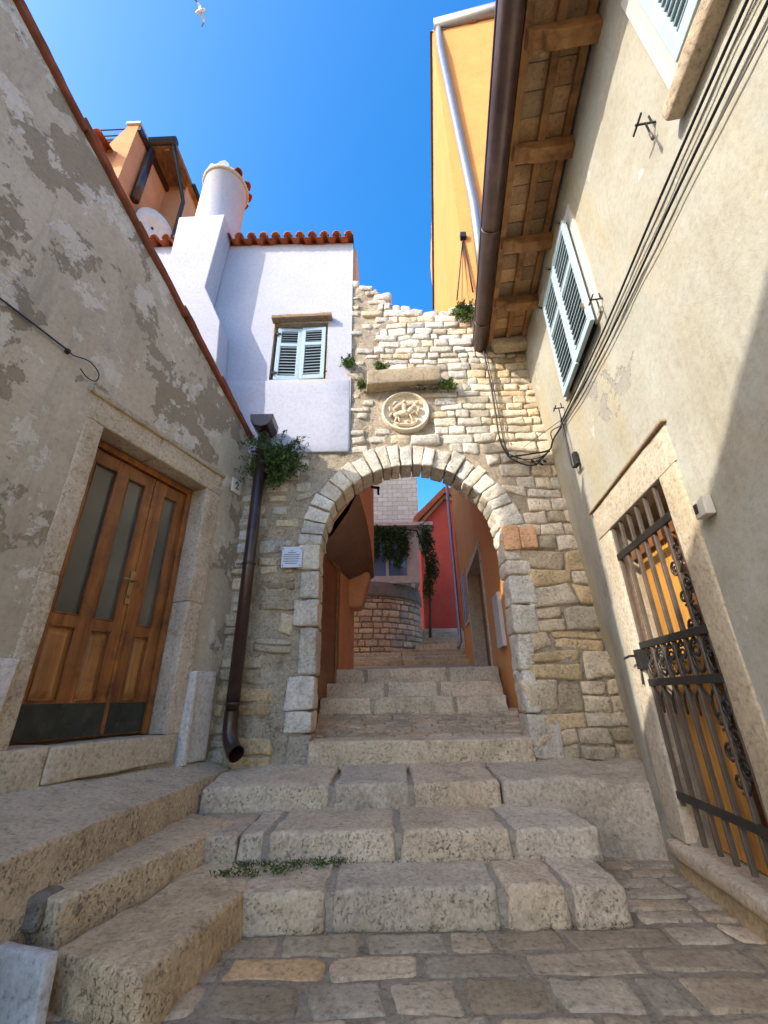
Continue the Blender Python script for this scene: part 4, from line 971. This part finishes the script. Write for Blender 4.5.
vs = []; fs = []
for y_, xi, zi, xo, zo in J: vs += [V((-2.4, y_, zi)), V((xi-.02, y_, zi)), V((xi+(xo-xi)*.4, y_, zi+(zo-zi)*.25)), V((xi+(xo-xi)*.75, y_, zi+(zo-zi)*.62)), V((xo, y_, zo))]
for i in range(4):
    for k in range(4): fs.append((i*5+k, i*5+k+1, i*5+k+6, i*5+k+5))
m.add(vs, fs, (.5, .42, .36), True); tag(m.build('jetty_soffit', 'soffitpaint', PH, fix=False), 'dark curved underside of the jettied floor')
m = MB(); vs = []
for y_, xi, zi, xo, zo in J: vs += [V((xo, y_, zo)), V((xo, y_, 7.0))]
fs = [(i*2, i*2+2, i*2+3, i*2+1) for i in range(4)]
n = len(vs); vs += [V((-2.4, 4.77, 3.44)), V((-2.4, 4.77, 7.0)), V((-2.4, 7.5, 2.9)), V((-2.4, 7.5, 7.0))]; fs += [(n, 0, 1, n+1), (8, n+2, n+3, 9), (n+1, 1, 9, n+3)]
fs += [(n, n+1, n+3, n+2)]
m.add(vs, fs); m.add([V((-2.4, 4.772, 2.66)), V((-.86, 4.772, 2.66)), V((-.32, 4.772, 3.44)), V((-2.4, 4.772, 3.44))], [(0, 1, 2, 3)])
m.build('upper_floor', 'peach', PH, fix=False)
m = MB(); m.rock([(-.62, 7.0, 2.42), (-.40, 7.0, 2.42), (-.40, 7.45, 2.42), (-.62, 7.45, 2.42), (-.7, 6.95, 3.02), (-.24, 6.95, 3.02), (-.24, 7.47, 3.02), (-.7, 7.47, 3.02)], r=.08, amp=.006, res=.06, tint=(.55, .42, .36)); m.build('corbel', 'peach', PH)
m = MB(); m.hexa([LP(.35, .9, .015), LP(1.25, .9, .015), LP(1.25, .9, 0), LP(.35, .9, 0), LP(.35, 2.75, .015), LP(1.25, 2.75, .015), LP(1.25, 2.75, 0), LP(.35, 2.75, 0)]); m.build('door', 'darkwood', PH)
m = MB()
for u0_, u1_, z0_, z1_ in [(.25, .35, .7, 2.85), (1.25, 1.35, .9, 2.85), (.35, 1.25, 2.75, 2.85)]: m.hexa([LP(u0_, z0_, .04), LP(u1_, z0_, .04), LP(u1_, z0_, 0), LP(u0_, z0_, 0), LP(u0_, z1_, .04), LP(u1_, z1_, .04), LP(u1_, z1_, 0), LP(u0_, z1_, 0)])
m.build('door_frame', 'beam', PH)
m = MB(); hp = fy(371, 487, 5.2); m.bar(hp, hp+V((.12, 0, -.02)), .03); m.bar(hp+V((.1, 0, 0)), hp+V((.1, 0, -.12)), .03); tag(m.build('wall_bracket', 'iron'), 'small rusty iron bracket on the orange wall under the arch', 'bracket')

# ------------------------------------------------------------------ round wall, glazed veranda, ivy, tower, red house
RWl = thing('round_wall', (-.6, 12.4, 1.6), 'curved pinkish stone wall at the top of the passage steps', 'wall')
rc = V((-.62, 12.5, 0)); rr_ = 1.62
def cyl(a, b, o): t = a/rr_; return rc+V(((rr_+o)*math.sin(t), -(rr_+o)*math.cos(t), b))
m = MB(); m.lathe([(rr_-.01, 1.4), (rr_-.01, 3.5)], rc, 48, (.8, .7, .62)); m.build('core', 'mortar', RWl)
m = MB(); z = 1.7
while z < 3.44:
    h = R(.1, .19); h = min(h, 3.46-z); a = -1.4
    while a < 2.6:
        w = R(.14, .4); t = st(.75, 1.2, .07); t = (t[0]*1.15, t[1]*.92, t[2]*.78)
        m.pillow([(a+.012, z+.012), (a+w-.012, z+.012), (a+w-.012, z+h-.012), (a+.012, z+h-.012)], cyl, .02, .03, t, 6, 6, .012); a += w
    z += h
m.build('face_stones', 'arch', RWl, fix=False)
m = MB(); m.lathe([(rr_+.05, 3.46), (rr_+.06, 3.5), (rr_+.02, 3.84), (rr_-.3, 3.86)], rc, 48, (.85, .78, .72)); m.build('coping', 'cement', RWl)
VR = thing('veranda', (0, 11.8, 3.85), 'white framed glazed veranda overgrown with vines above the round wall', 'veranda')
m = MB(); vx0, vx1, vy, vz0, vz1 = -1.6, .93, 11.05, 3.83, 5.12
m.box(vx0, vx1, vy, vy+.12, vz0, vz0+.2); m.box(vx0, vx1, vy, vy+.12, vz1-.14, vz1); m.box(vx1-.34, vx1, vy, vy+.12, vz0+.2, vz1-.14); m.box(-.62, -.5, vy, vy+.12, vz0+.2, vz1-.14); m.box(.02, .1, vy, vy+.12, vz0+.2, vz1-.14)
m.build('frame', 'vframe', VR, bev=.01)
m = MB(); m.box(vx1-.12, vx1, vy+.12, vy+2, vz0, vz1); m.box(vx0, vx1, vy+1.9, vy+2, vz0, vz1); m.build('side_wall', 'vframe', VR)
m = MB(); m.box(vx0, vx1-.34, vy+.05, vy+.06, vz0+.2, vz1-.14); m.build('glass_pane', 'skyglass', VR)
m = MB(); m.box(vx0, 1.35, vy-.15, vy+2.1, 5.42, 5.52); m.box(vx1-.1, vx1+.05, vy+.0, vy+.1, vz1, 5.42); m.build('roof_slab', 'vframe', VR)
VN = thing('climbing_vine', (.2, 11, 3.9), 'dark green climbing vine hanging over the glazed veranda in the passage', 'vine')
m = MB()
for (cx, cz, rx, rz_, n) in [(-.3, 5.25, .6, .25, 1100), (.25, 5.2, .5, .28, 1000), (.1, 4.75, .26, .45, 500), (.5, 4.9, .22, .5, 700), (-.25, 4.8, .2, .4, 400), (1.15, 5.0, .25, .6, 900), (1.25, 4.3, .22, .6, 800), (1.12, 3.7, .18, .5, 500), (.35, 4.45, .15, .3, 260)]:
    m.leaves((cx, vy-.12, cz), rx, .16, rz_, n, .085, -.2, .2)
m.build('foliage', 'dleaf', VN, fix=False)
m = MB(); m.tube([(1.1, 11, 2.4), (1.16, 10.98, 3.6), (1.1, 11, 4.6), (.9, 11, 5.3), (.1, 11, 5.4)], [.04, .035, .03, .025, .015], 7); m.build('stem', 'bark', VN)
TW = thing('stone_tower', (-.5, 17.5, 2), 'tall pale stone tower wall rising behind the passage veranda', 'tower')
ta = fy(418, 500, 16).x
m = MB(); m.box(-3, ta, 16, 19, 1.5, 15.5); m.build('wall', 'tower', TW)
RH = thing('red_house', (3, 16, 2), 'bright red gabled house at the end of the passage', 'house')
e = fy(419, 523, 14.2); ap = fy(441, 497, 14.2)
m = MB(); m.prism([(e.x, 1.5), (6, 1.5), (6, 6.9), (ap.x+.1, ap.z), (e.x, e.z)], XZ(14.2), -4, 0); m.build('wall', 'red', RH)
m = MB(); m.prism([(e.x-.15, e.z-.1), (ap.x+.1, ap.z+.03), (6, 6.9), (6, 7.12), (ap.x+.1, ap.z+.28), (e.x-.2, e.z+.12)], XZ(14.0), -4.2, .1); m.build('roof', 'tile', RH)
m = MB(); m.prism([(e.x-.05, e.z-.22), (ap.x+.1, ap.z-.12), (6, 6.75), (6, 6.9), (ap.x+.1, ap.z+.02), (e.x-.05, e.z-.06)], XZ(14.15), 0, .06); tag(m.build('fascia', 'peach', RH), 'pale pink band under the roof of the red house')

# ------------------------------------------------------------------ right house
RHs = thing('plastered_house', tuple(RW(2.5, 0, -2)), 'cream rendered house on the right with pale shutters, timber eaves and an iron gate', 'house')
def RWm(Y, z, o=0):
    p = RW(Y, z, o); k = min(1, max(0, (Y-3.45)/.95)); k = k*k*(3-2*k)
    p.x += k*.31*max(-.05, 1-z/4.7)*(1+.15*noise.noise(V((0, z*2, 3)))); return p
gY0, gY1, gz0, gz1 = 2.29, 3.17, .17, 2.25
m = MB(); grid(m, (-2, 4.6), (-.03, 5.52), None, RWm, [(gY0, gY1, gz0, gz1)], .006, .08)
m.slab(RW, -2, 4.7, -.03, 6.4, -4.5, -1.1); m.slab(RW, 4.45, 4.75, 0, 6, -1.12, -.4)
m.build('wall', 'rp', RHs, fix=False)
# gate recess
m = MB()
m.slab(RW, gY1, gY1+.06, gz0, gz1+.05, -1.1, -.004); m.slab(RW, gY0-.06, gY0, gz0, gz1+.05, -1.1, -.004); m.slab(RW, gY0-.05, gY1+.05, gz1, gz1+.05, -1.1, -.004); m.slab(RW, gY0-.05, gY1+.05, gz0-.05, gz0, -1.1, -.004)
m.build('doorway_reveal', 'rp', RHs)
m = MB()
def rs(a0, a1, z0, z1, o0=-.12, o1=.014, t=(1, 1, 1), **k): m.rock([RW(a0, z0, o1), RW(a1, z0, o1), RW(a1, z0, o0), RW(a0, z0, o0), RW(a0, z1, o1), RW(a1, z1, o1), RW(a1, z1, o0), RW(a0, z1, o0)], **{**dict(r=.008, amp=.004, res=.06, tint=t, big=.004), **k})
rs(2.08, 3.42, 2.25, 2.50); rs(3.17, 3.40, .2, 2.245, t=(1.02, 1.02, 1.03)); rs(2.10, 2.29, .2, 2.245, t=(.98, .94, .86)); 
m.build('gate_surround', 'gatestone', RHs)
m = MB(); rs(2.06, 3.46, 2.502, 2.52, -.05, .034, (.6, .5, .4), r=.004); m.build('drip_moulding', 'gatestone', RHs)
m = MB(); rs(1.2, 3.36, .10, .19, -.35, .07, (1.05, 1.02, .95), r=.03, res=.045, big=.01); rs(1.2, 3.34, -.03, .105, -.2, .03, (.95, .86, .7), r=.01); m.build('sill', 'ledge', RHs)
# wooden door behind the gate
m = MB()
for i in range(6):
    a0_ = 2.62+i*.09; m.slab(RW, a0_+.003, a0_+.087, .2, 2.0, -.17, -.13)
gd_ = m.build('door', 'gatewood', RHs, bev=.004)
m = MB(); m.slab(RW, 2.29, 3.17, 1.98, 2.06, -.19, -.10); m.slab(RW, 2.55, 2.62, .2, 2.0, -.19, -.10); m.build('door_frame', 'darkwood', gd_, bev=.004)
m = MB(); m.slab(RW, 2.29, 2.57, .2, 1.72, -.21, -.17)
for z0_, z1_ in [(.25, .42), (.46, .63), (.67, .84), (.88, 1.0)]: m.slab(RW, 2.32, 2.55, z0_, z1_, -.17, -.15)
m.build('panelled_leaf', 'darkwood', gd_, bev=.006)
m = MB(); m.slab(RW, 2.29, 2.57, 1.72, 1.80, -.19, -.05); m.build('copper_ledge', 'peach', gd_, bev=.01)
# iron gate
IG = thing('iron_gate', tuple(RW(2.73, .2, 0)), 'dark wrought iron gate with scrollwork in the right hand doorway', 'gate')
GO = -.012
def ir(p, q, w, h): return MB().bar(p, q, w, h, NR)
for z_, w_h in [(2.01, .05), (1.355, .045), (1.11, .045), (.455, .045)]:
    m = MB(); m.bar(RW(gY0+.01, z_, GO+.012), RW(gY1-.01, z_, GO+.012), .018, w_h); m.build('rail', 'iron', IG, bev=.003)
bars = [3.145, 3.0, 2.85, 2.71, 2.57, 2.42, 2.315]
for i, Y in enumerate(bars):
    m = MB(); ztop = 2.245 if i < 6 else 2.03; zbt = .40 if i in (0,) else .23
    m.bar(RW(Y, zbt, GO), RW(Y, ztop, GO), .026, .022, DR)
    m.build('bar' if 0 < i < 6 else 'stile', 'ironlit', IG, bev=.003)
def scroll(c, r, turns=1.6, dirn=1, start=0, flip=1, o=GO):
    pts = []
    for k in range(22):
        t = k/21; a = start+dirn*turns*2*math.pi*t; q = r*(1-.78*t); pts.append(RW(c[0]+flip*q*math.cos(a), c[1]+q*math.sin(a), o))
    return pts
for i in range(6):
    a, b = bars[i], bars[i+1]; c = (a+b)/2; hw = abs(a-b)/2-.016
    m = MB(); m.tube([RW(c+hw*math.cos(t), 1.235+.085*math.sin(t), GO) for t in [2*math.pi*k/24 for k in range(25)]], .009, 6)
    m.tube(scroll((c, 1.25), hw*.8, 1.3, 1, -1.5), .007, 6); m.tube(scroll((c, 1.32), hw*.5, 1., -1, 0), .006, 5)
    m.tube(smooth([RW(a, 1.08, GO), RW(c+hw*.2, 1.02, GO), RW(c, .93, GO), RW(c-hw*.2, 1.02, GO), RW(b, 1.08, GO)], 5), .007, 6)
    m.build('scroll', 'iron', IG)
for k, z_ in enumerate([1.80, 1.62, 1.46, .98, .84, .70]):
    m = MB(); m.tube(scroll((2.375, z_), .055, 1.5, 1 if k % 2 else -1, 1.5), .008, 6); m.tube(scroll((2.46, z_-.07), .045, 1.4, -1 if k % 2 else 1, -1.5), .008, 6)
    m.tube(smooth([RW(2.41, z_+.06, GO), RW(2.44, z_, GO), RW(2.38, z_-.06, GO), RW(2.42, z_-.12, GO)], 5), .007, 6)
    m.build('scroll', 'iron', IG)
m = MB(); m.slab(RW, 3.13, 3.21, 1.20, 1.33, GO, GO+.05); m.tube([RW(3.19, 1.29, GO+.05), RW(3.19, 1.29, GO+.09), RW(3.27, 1.28, GO+.095)], .009, 7); m.tube([RW(3.2, 1.2, GO+.03), RW(3.2, 1.10, GO+.04)], .008, 7); m.build('lock', 'iron', IG, bev=.004)
# intercom box
IC = thing('doorbell_box', tuple(RW(1.93, 1.83, 0)), 'small cream plastic box on the right wall beside the iron gate', 'doorbell')
m = MB(); m.rock([RW(1.93, 1.86, .05), RW(2.02, 1.86, .05), RW(2.02, 1.86, 0), RW(1.93, 1.86, 0), RW(1.93, 1.96, .042), RW(2.02, 1.96, .042), RW(2.02, 1.96, 0), RW(1.93, 1.96, 0)], r=.004, amp=0, res=.05); m.build('case', 'plasticw', IC)
m = MB(); m.slab(RW, 1.985, 2.01, 1.885, 1.935, .04, .052); m.build('grille', 'slatdark', IC)
# windows
def rwindow(Y0, Y1, z0, z1, sill, leaves):
    m = MB(); fw = .13
    m.slab(RW, Y0, Y0+fw, z0, z1, -.02, .022); m.slab(RW, Y1-fw, Y1, z0, z1, -.02, .022); m.slab(RW, Y0+fw, Y1-fw, z1-fw, z1, -.02, .022)
    w = m.build('window', 'wframe', RHs, bev=.003)
    m = MB(); m.slab(RW, Y0+fw, Y1-fw, z0, z1-fw, .0, .006); m.build('pane', 'slatdark', w)
    if sill:
        m = MB(); a0, a1 = sill; m.rock([RW(a0, z0-.08, .085), RW(a1, z0-.08, .085), RW(a1, z0-.08, 0), RW(a0, z0-.08, 0), RW(a0, z0, .10), RW(a1, z0, .10), RW(a1, z0, 0), RW(a0, z0, 0)], r=.02, amp=.008, res=.05, tint=(1.05, 1, .93)); m.build('sill', 'ledge', w)
    return w
w1 = rwindow(2.34, 3.42, 3.72, 5.04, None, None)
lw = (3.40-2.40)/2
# leaves hinged slightly open
shutter_leaf(w1, RW(2.40, 3.70, .05), DR+NR*.02, (0, 0, 1), -NR, .46, 1.22, 'shutter', [.76], .035, (11, 6), .055)
shutter_leaf(w1, RW(2.875, 3.70, .035), DR+NR*.01, (0, 0, 1), -NR, .46, 1.22, 'shutter', [.76], .035, (11, 6), .055)
for Y in (2.45, 2.9, 3.36):
    m = MB(); m.tube([RW(Y, 4.93, .02), RW(Y, 4.97, .11)], .012, 6); m.build('hinge', 'iron', w1)
m = MB(); m.slab(RW, 2.43, 2.45, 3.88, 3.92, .08, .10); m.build('catch', 'brass', w1)
w2 = rwindow(.2, 1.14, 3.77, 4.95, (.15, 1.17), None)
shutter_leaf(w2, RW(.62, 3.81, .05), DR, (0, 0, 1), -NR, .37, 1.05, 'shutter', [.55], .04, (8, 8), .07)
shutter_leaf(w2, RW(.24, 3.81, .05), DR, (0, 0, 1), -NR, .37, 1.05, 'shutter', [.55], .04, (8, 8), .07)
m = MB(); m.slab(RW, 1.0, 1.015, 4.07, 4.13, .022, .045); m.build('catch', 'brass', w2)
# eave
EO = .66; EZ = 5.45
E_ = thing
m = MB(); Y = -1.2; i = 0
while Y < 4.32:
    l = .17
    for (o0, o1) in ((.0, .25), (.26, .50)):
        m.rock([RW(Y+.004, EZ, o1), RW(Y+l-.004, EZ, o1), RW(Y+l-.004, EZ, o0), RW(Y+.004, EZ, o0), RW(Y+.004, EZ+.04, o1), RW(Y+l-.004, EZ+.04, o1), RW(Y+l-.004, EZ+.04, o0), RW(Y+.004, EZ+.04, o0)], r=.006, amp=.004, res=.09, tint=st(.7, 1.2, .08))
    Y += l
eave = m.build('eave', 'soffit', RHs)
m = MB(); m.slab(RW, -1.2, 4.34, EZ+.015, EZ+.05, -.2, .515); m.build('eave_bedding', 'limewash', eave)
m = MB(); m.slab(RW, -1.2, 4.34, EZ+.055, EZ+.14, -4, .55, (1, 1, 1)); m.build('roof', 'tile', RHs)
for o in (.05, .255, .48):
    m = MB(); m.slab(RW, -1.2, 4.33, EZ-.06, EZ-.002, o-.03, o+.03); m.build('eave_batten', 'beam', eave, bev=.004)
for Yr in (.55, 1.36, 2.06, 2.87, 3.6):
    m = MB()
    prof = [(-.05, EZ-.055), (-.05, EZ-.19), (.30, EZ-.18), (.36, EZ-.16), (.39, EZ-.12), (.44, EZ-.13), (.48, EZ-.10), (.50, EZ-.055)]
    vs = []; n = len(prof)
    for yy_ in (Yr-.055, Yr+.055): vs += [RW(yy_, z_, o_) for o_, z_ in prof]
    m.add(vs, [tuple(range(n)), tuple(range(2*n-1, n-1, -1))]+[(i, (i+1) % n, n+(i+1) % n, n+i) for i in range(n)])
    m.build('rafter', 'beam', eave, bev=.008)
m = MB(); m.rock([RW(4.18, EZ-.17, .44), RW(4.36, EZ-.17, .44), RW(4.36, EZ-.17, -.02), RW(4.18, EZ-.17, -.02), RW(4.18, EZ-.01, .5), RW(4.36, EZ-.01, .5), RW(4.36, EZ-.01, -.02), RW(4.18, EZ-.01, -.02)], r=.05, amp=.004, res=.04, tint=(1.0, .95, .85)); m.build('corbel', 'ledge', RHs)
GU = thing('roof_gutter', tuple(RW(2, 5.3, .75)), 'aged brown copper gutter running along the timber eave of the right house', 'gutter')
GX, GZc, GR = .61, 5.43, .092
def gut(a0, a1, r, t0=math.pi, t1=2*math.pi, n=14, th=.006):
    m = MB(); vs = []
    for Y in (a0, a1):
        for rr in (r, r-th):
            for k in range(n+1):
                t = t0+(t1-t0)*k/n; vs.append(RW(Y, GZc+rr*math.sin(t), GX+rr*math.cos(t)))
    n1 = n+1; fs = []
    for k in range(n): fs += [(k, k+1, 2*n1+k+1, 2*n1+k), (n1+k, 3*n1+k, 3*n1+k+1, n1+k+1), (k, n1+k, n1+k+1, k+1), (2*n1+k, 2*n1+k+1, 3*n1+k+1, 3*n1+k)]
    m.add(vs, fs, (1, 1, 1), True); return m
gut(-1.2, 4.38, GR, math.pi*.88, 2.12*math.pi).build('trough', 'gutter', GU, fix=False)
m = MB(); pts_ = [(GX+GR*math.cos(math.pi*.88+math.pi*1.24*k/14), GZc+GR*math.sin(math.pi*.88+math.pi*1.24*k/14)) for k in range(15)]
m.prism(pts_, lambda a, b, o: RW(4.385+o, b, a), -.006, .0); m.build('end_cap', 'gutter', GU)
m = MB(); m.tube([RW(-1.2, GZc+.035, GX+GR), RW(4.38, GZc+.035, GX+GR)], .012, 8); m.build('bead', 'gutter', GU)
for Y in (1.1, 2.72, 3.9):
    gut(Y-.012, Y+.012, GR+.007, math.pi*.88, 2.12*math.pi, 14, .008).build('bracket', 'gutter', GU, fix=False)

# cables along the right wall
def onr(pts, o=.03): return [PR(x, y, 0) - NR*o for x, y in pts]
lines = [([(800, -95), (753, 0), (663, 200), (617, 307), (588, 370), (563, 422)], .008, 'black', .022),
         ([(806, -90), (758, 0), (668, 200), (620, 308), (589, 374), (563, 424)], .0045, 'grey', .018),
         ([(812, -72), (768, 13), (677, 200), (626, 308), (591, 377), (563, 425)], .008, 'black', .022),
         ([(818, -62), (772, 28), (683, 200), (631, 308), (594, 379), (565, 427)], .0045, 'grey', .018)]
for k, (p, r, mt, o) in enumerate(lines):
    m = MB(); m.tube(smooth(onr(p, o), 5), r, 6)
    tag(m.build('cable', mt), ['thick black cable, uppermost of the bundle along the right wall', 'thin grey wire just under the uppermost black cable on the right wall', 'black cable, third from the top of the bundle on the right wall', 'thin grey wire, lowest of the bundle along the right wall'][k], 'cable', 'cables along the right wall')
F3 = lambda pts, Y=YW-.07: [fy(x, y, Y) for x, y in pts]
m = MB()
m.tube(smooth([PR(563, 424, .04), PR(553, 440, .04), fy(549, 450, 4.33), fy(530, 454, YW-.09), fy(509, 457, YW-.09)], 5), .010, 6)
m.tube(smooth([PR(563, 425, .04), PR(551, 432, .03), fy(552, 446, 4.33), fy(535, 462, YW-.09), fy(520, 458, YW-.09), fy(508, 454, YW-.09)], 5), .006, 6)
m.tube(smooth([fy(509, 457, YW-.09), fy(500, 440, YW-.09), fy(495, 410, YW-.08), fy(489, 375, YW-.09), fy(484, 352, YW-.1), fy(484, 330, YW-.1)], 5), .011, 6)
m.tube(smooth([fy(509, 455, YW-.09), fy(503, 438, YW-.09), fy(498, 410, YW-.08), fy(491, 375, YW-.09), fy(486, 352, YW-.1)], 5), .006, 6)
m.tube(smooth(F3([(509, 457), (520, 463), (535, 465), (548, 452)], YW-.1), 5), .008, 6)
m.tube(smooth(F3([(511, 455), (522, 459), (538, 458), (550, 451)], YW-.11), 5), .006, 6)
for k in range(5): c = fy(531+k*3, 460+k % 2*3, YW-.1); m.tube([c, c+V((.03, 0, -.03))], .014, 6)
tag(m.build('cable', 'black'), 'knotted black cables crossing the arch wall and rising to the gutter end', 'cable')
m = MB(); m.tube([PR(561, 420, .05), fy(524, 447, YW-.08)], .004, 5); tag(m.build('cable', 'grey'), 'single thin grey wire slanting from the right wall corner onto the arch wall', 'cable')
JB = thing('cable_clamp', tuple(PR(575, 462, 0)), 'black cable clamp hanging on the right wall below the shuttered window', 'cable clamp')
m = MB(); m.tube(smooth([PR(562, 424, .05), PR(566, 440, .05), PR(570, 458, .05), PR(573, 467, .06), PR(578, 462, .06)], 5), .010, 6); m.build('lead', 'black', JB)
c = PR(576, 460, .04); m = MB(); m.bar(c+V((0, 0, .08)), c+V((0, 0, -.06)), .05, .04); m.bar(c+V((.0, -.03, -.04)), c+V((0, .05, -.05)), .03, .03); m.bar(c+DR*-.03+V((0, 0, .05)), c+DR*.06+V((0, 0, .05)), .02); m.build('clamp_body', 'black', JB, bev=.004)
def bracket(P, label, s=1.):
    t = thing('cable_bracket', tuple(P), label, 'bracket', 'iron cable brackets on the right wall')
    m = MB(); m.bar(P, P-NR*.10*s, .009); m.bar(P-NR*.09*s-DR*.05*s, P-NR*.09*s+DR*.05*s, .009); m.bar(P-NR*.05*s, P-NR*.05*s+V((0, 0, -.10*s)), .008); m.bar(P-NR*.02*s, P-NR*.02*s+V((0, 0, .06*s)), .008); m.build('arm', 'iron', t)
    m = MB(); m.tube([P-NR*.05*s+V((0, 0, -.09*s)), P-NR*.05*s+V((0, 0, -.14*s))], .008*s, 8); m.build('insulator', 'ironlit', t)
bracket(RW(1.30, 3.98), 'iron bracket on the right wall below the upper right window sill', 1.1)
bracket(RW(2.30, 3.80), 'iron bracket at the near lower corner of the shuttered window')
bracket(RW(3.55, 3.74), 'small iron bracket below the far corner of the shuttered window')

# ------------------------------------------------------------------ gull
gp = fy(200, 11, 4.2)
SG = thing('seagull', tuple(gp), 'white seagull with dark wing tips gliding high in the blue sky', 'bird')
c = gp; wx = rt*.16*1.0; wdir = (rt*.30-up*.95).normalized(); bd = (rt*.9+up*.35).normalized(); zc = (gp-CAM).dot(f_); s1 = zc/FPX
nrm_ = wdir.cross(bd).normalized()
if nrm_.z < 0: nrm_ = -nrm_
m = MB(); m.tube([c-bd*5*s1, c-bd*3*s1, c, c+bd*3*s1, c+bd*4.6*s1, c+bd*5.8*s1], [.5*s1, 1.2*s1, 1.7*s1, 1.3*s1, .9*s1, .25*s1], 10); m.build('body', 'featherw', SG)
for sg in (-1, 1):
    m = MB(); P = lambda w, b, h: c+wdir*sg*w*s1+bd*b*s1+nrm_*h*s1
    m.add([P(.8, 1.8, .2), P(7, 2.6, 1.6), P(11, .6, 1.2), P(10.5, -.4, 1.1), P(6.5, -.2, 1.3), P(.8, -1.6, .1)]+[P(.8, 1.8, -.1), P(7, 2.6, 1.3), P(11, .6, 1.), P(10.5, -.4, .9), P(6.5, -.2, 1.05), P(.8, -1.6, -.15)], [(0, 1, 4, 5), (1, 2, 3, 4), (6, 11, 10, 7), (7, 10, 9, 8)]+[(i, (i+1) % 6, 6+(i+1) % 6, 6+i) for i in range(6)])
    w = m.build('wing', 'featherg', SG)
    m = MB(); m.add([P(11, .65, 1.25), P(16, -3, .2), P(15, -3.4, .2), P(10.4, -.5, 1.15)]+[P(11, .65, .95), P(16, -3, 0), P(15, -3.4, 0), P(10.4, -.5, .85)], [(0, 1, 2, 3), (7, 6, 5, 4), (0, 1, 5, 4), (1, 2, 6, 5), (2, 3, 7, 6), (3, 0, 4, 7)]); m.build('wing_tip', 'featherd', w)

# ------------------------------------------------------------------ light, sky, camera
sd = V((-1, -.6, .75)).normalized()
el = math.asin(sd.z)
L = bpy.data.lights.new('sun', 'SUN'); L.energy = 2.0; L.angle = rad(.5); L.color = (1, .915, .79)
lo = bpy.data.objects.new('sun', L); COL.objects.link(lo); lo.rotation_euler = (-sd).to_track_quat('-Z', 'Y').to_euler(); lo.location = (-5, -3, 8)
w = bpy.data.worlds.new('World'); S.world = w; w.use_nodes = True
DUST, SATV = 2.2, 1.45
nt = w.node_tree; sky = nt.nodes.new('ShaderNodeTexSky'); sky.sky_type = 'NISHITA'; sky.sun_disc = False
sky.sun_elevation = el; sky.sun_rotation = math.atan2(sd.x, sd.y); sky.air_density = 1.0; sky.dust_density = DUST; sky.ozone_density = 2.0; sky.altitude = 50
bg = nt.nodes['Background']; bg.inputs['Strength'].default_value = .15
hs = nt.nodes.new('ShaderNodeHueSaturation'); hs.inputs['Saturation'].default_value = SATV; nt.links.new(sky.outputs[0], hs.inputs['Color'])
nt.links.new(hs.outputs[0], bg.inputs['Color'])
cam = bpy.data.cameras.new('camera'); co = bpy.data.objects.new('camera', cam); COL.objects.link(co)
M = Matrix((rt, up, -f_)).transposed().to_4x4(); M.translation = CAM; co.matrix_world = M
cam.sensor_fit = 'VERTICAL'; cam.sensor_height = 36; cam.lens = FPX/1024*36; cam.clip_end = 500; cam.clip_start = .02
S.camera = co
S.view_settings.view_transform = 'Standard'; S.view_settings.look = 'None'; S.view_settings.exposure = 1.68; S.view_settings.gamma = 1
S.render.engine = 'CYCLES'; S.cycles.max_bounces = 8; S.cycles.diffuse_bounces = 5
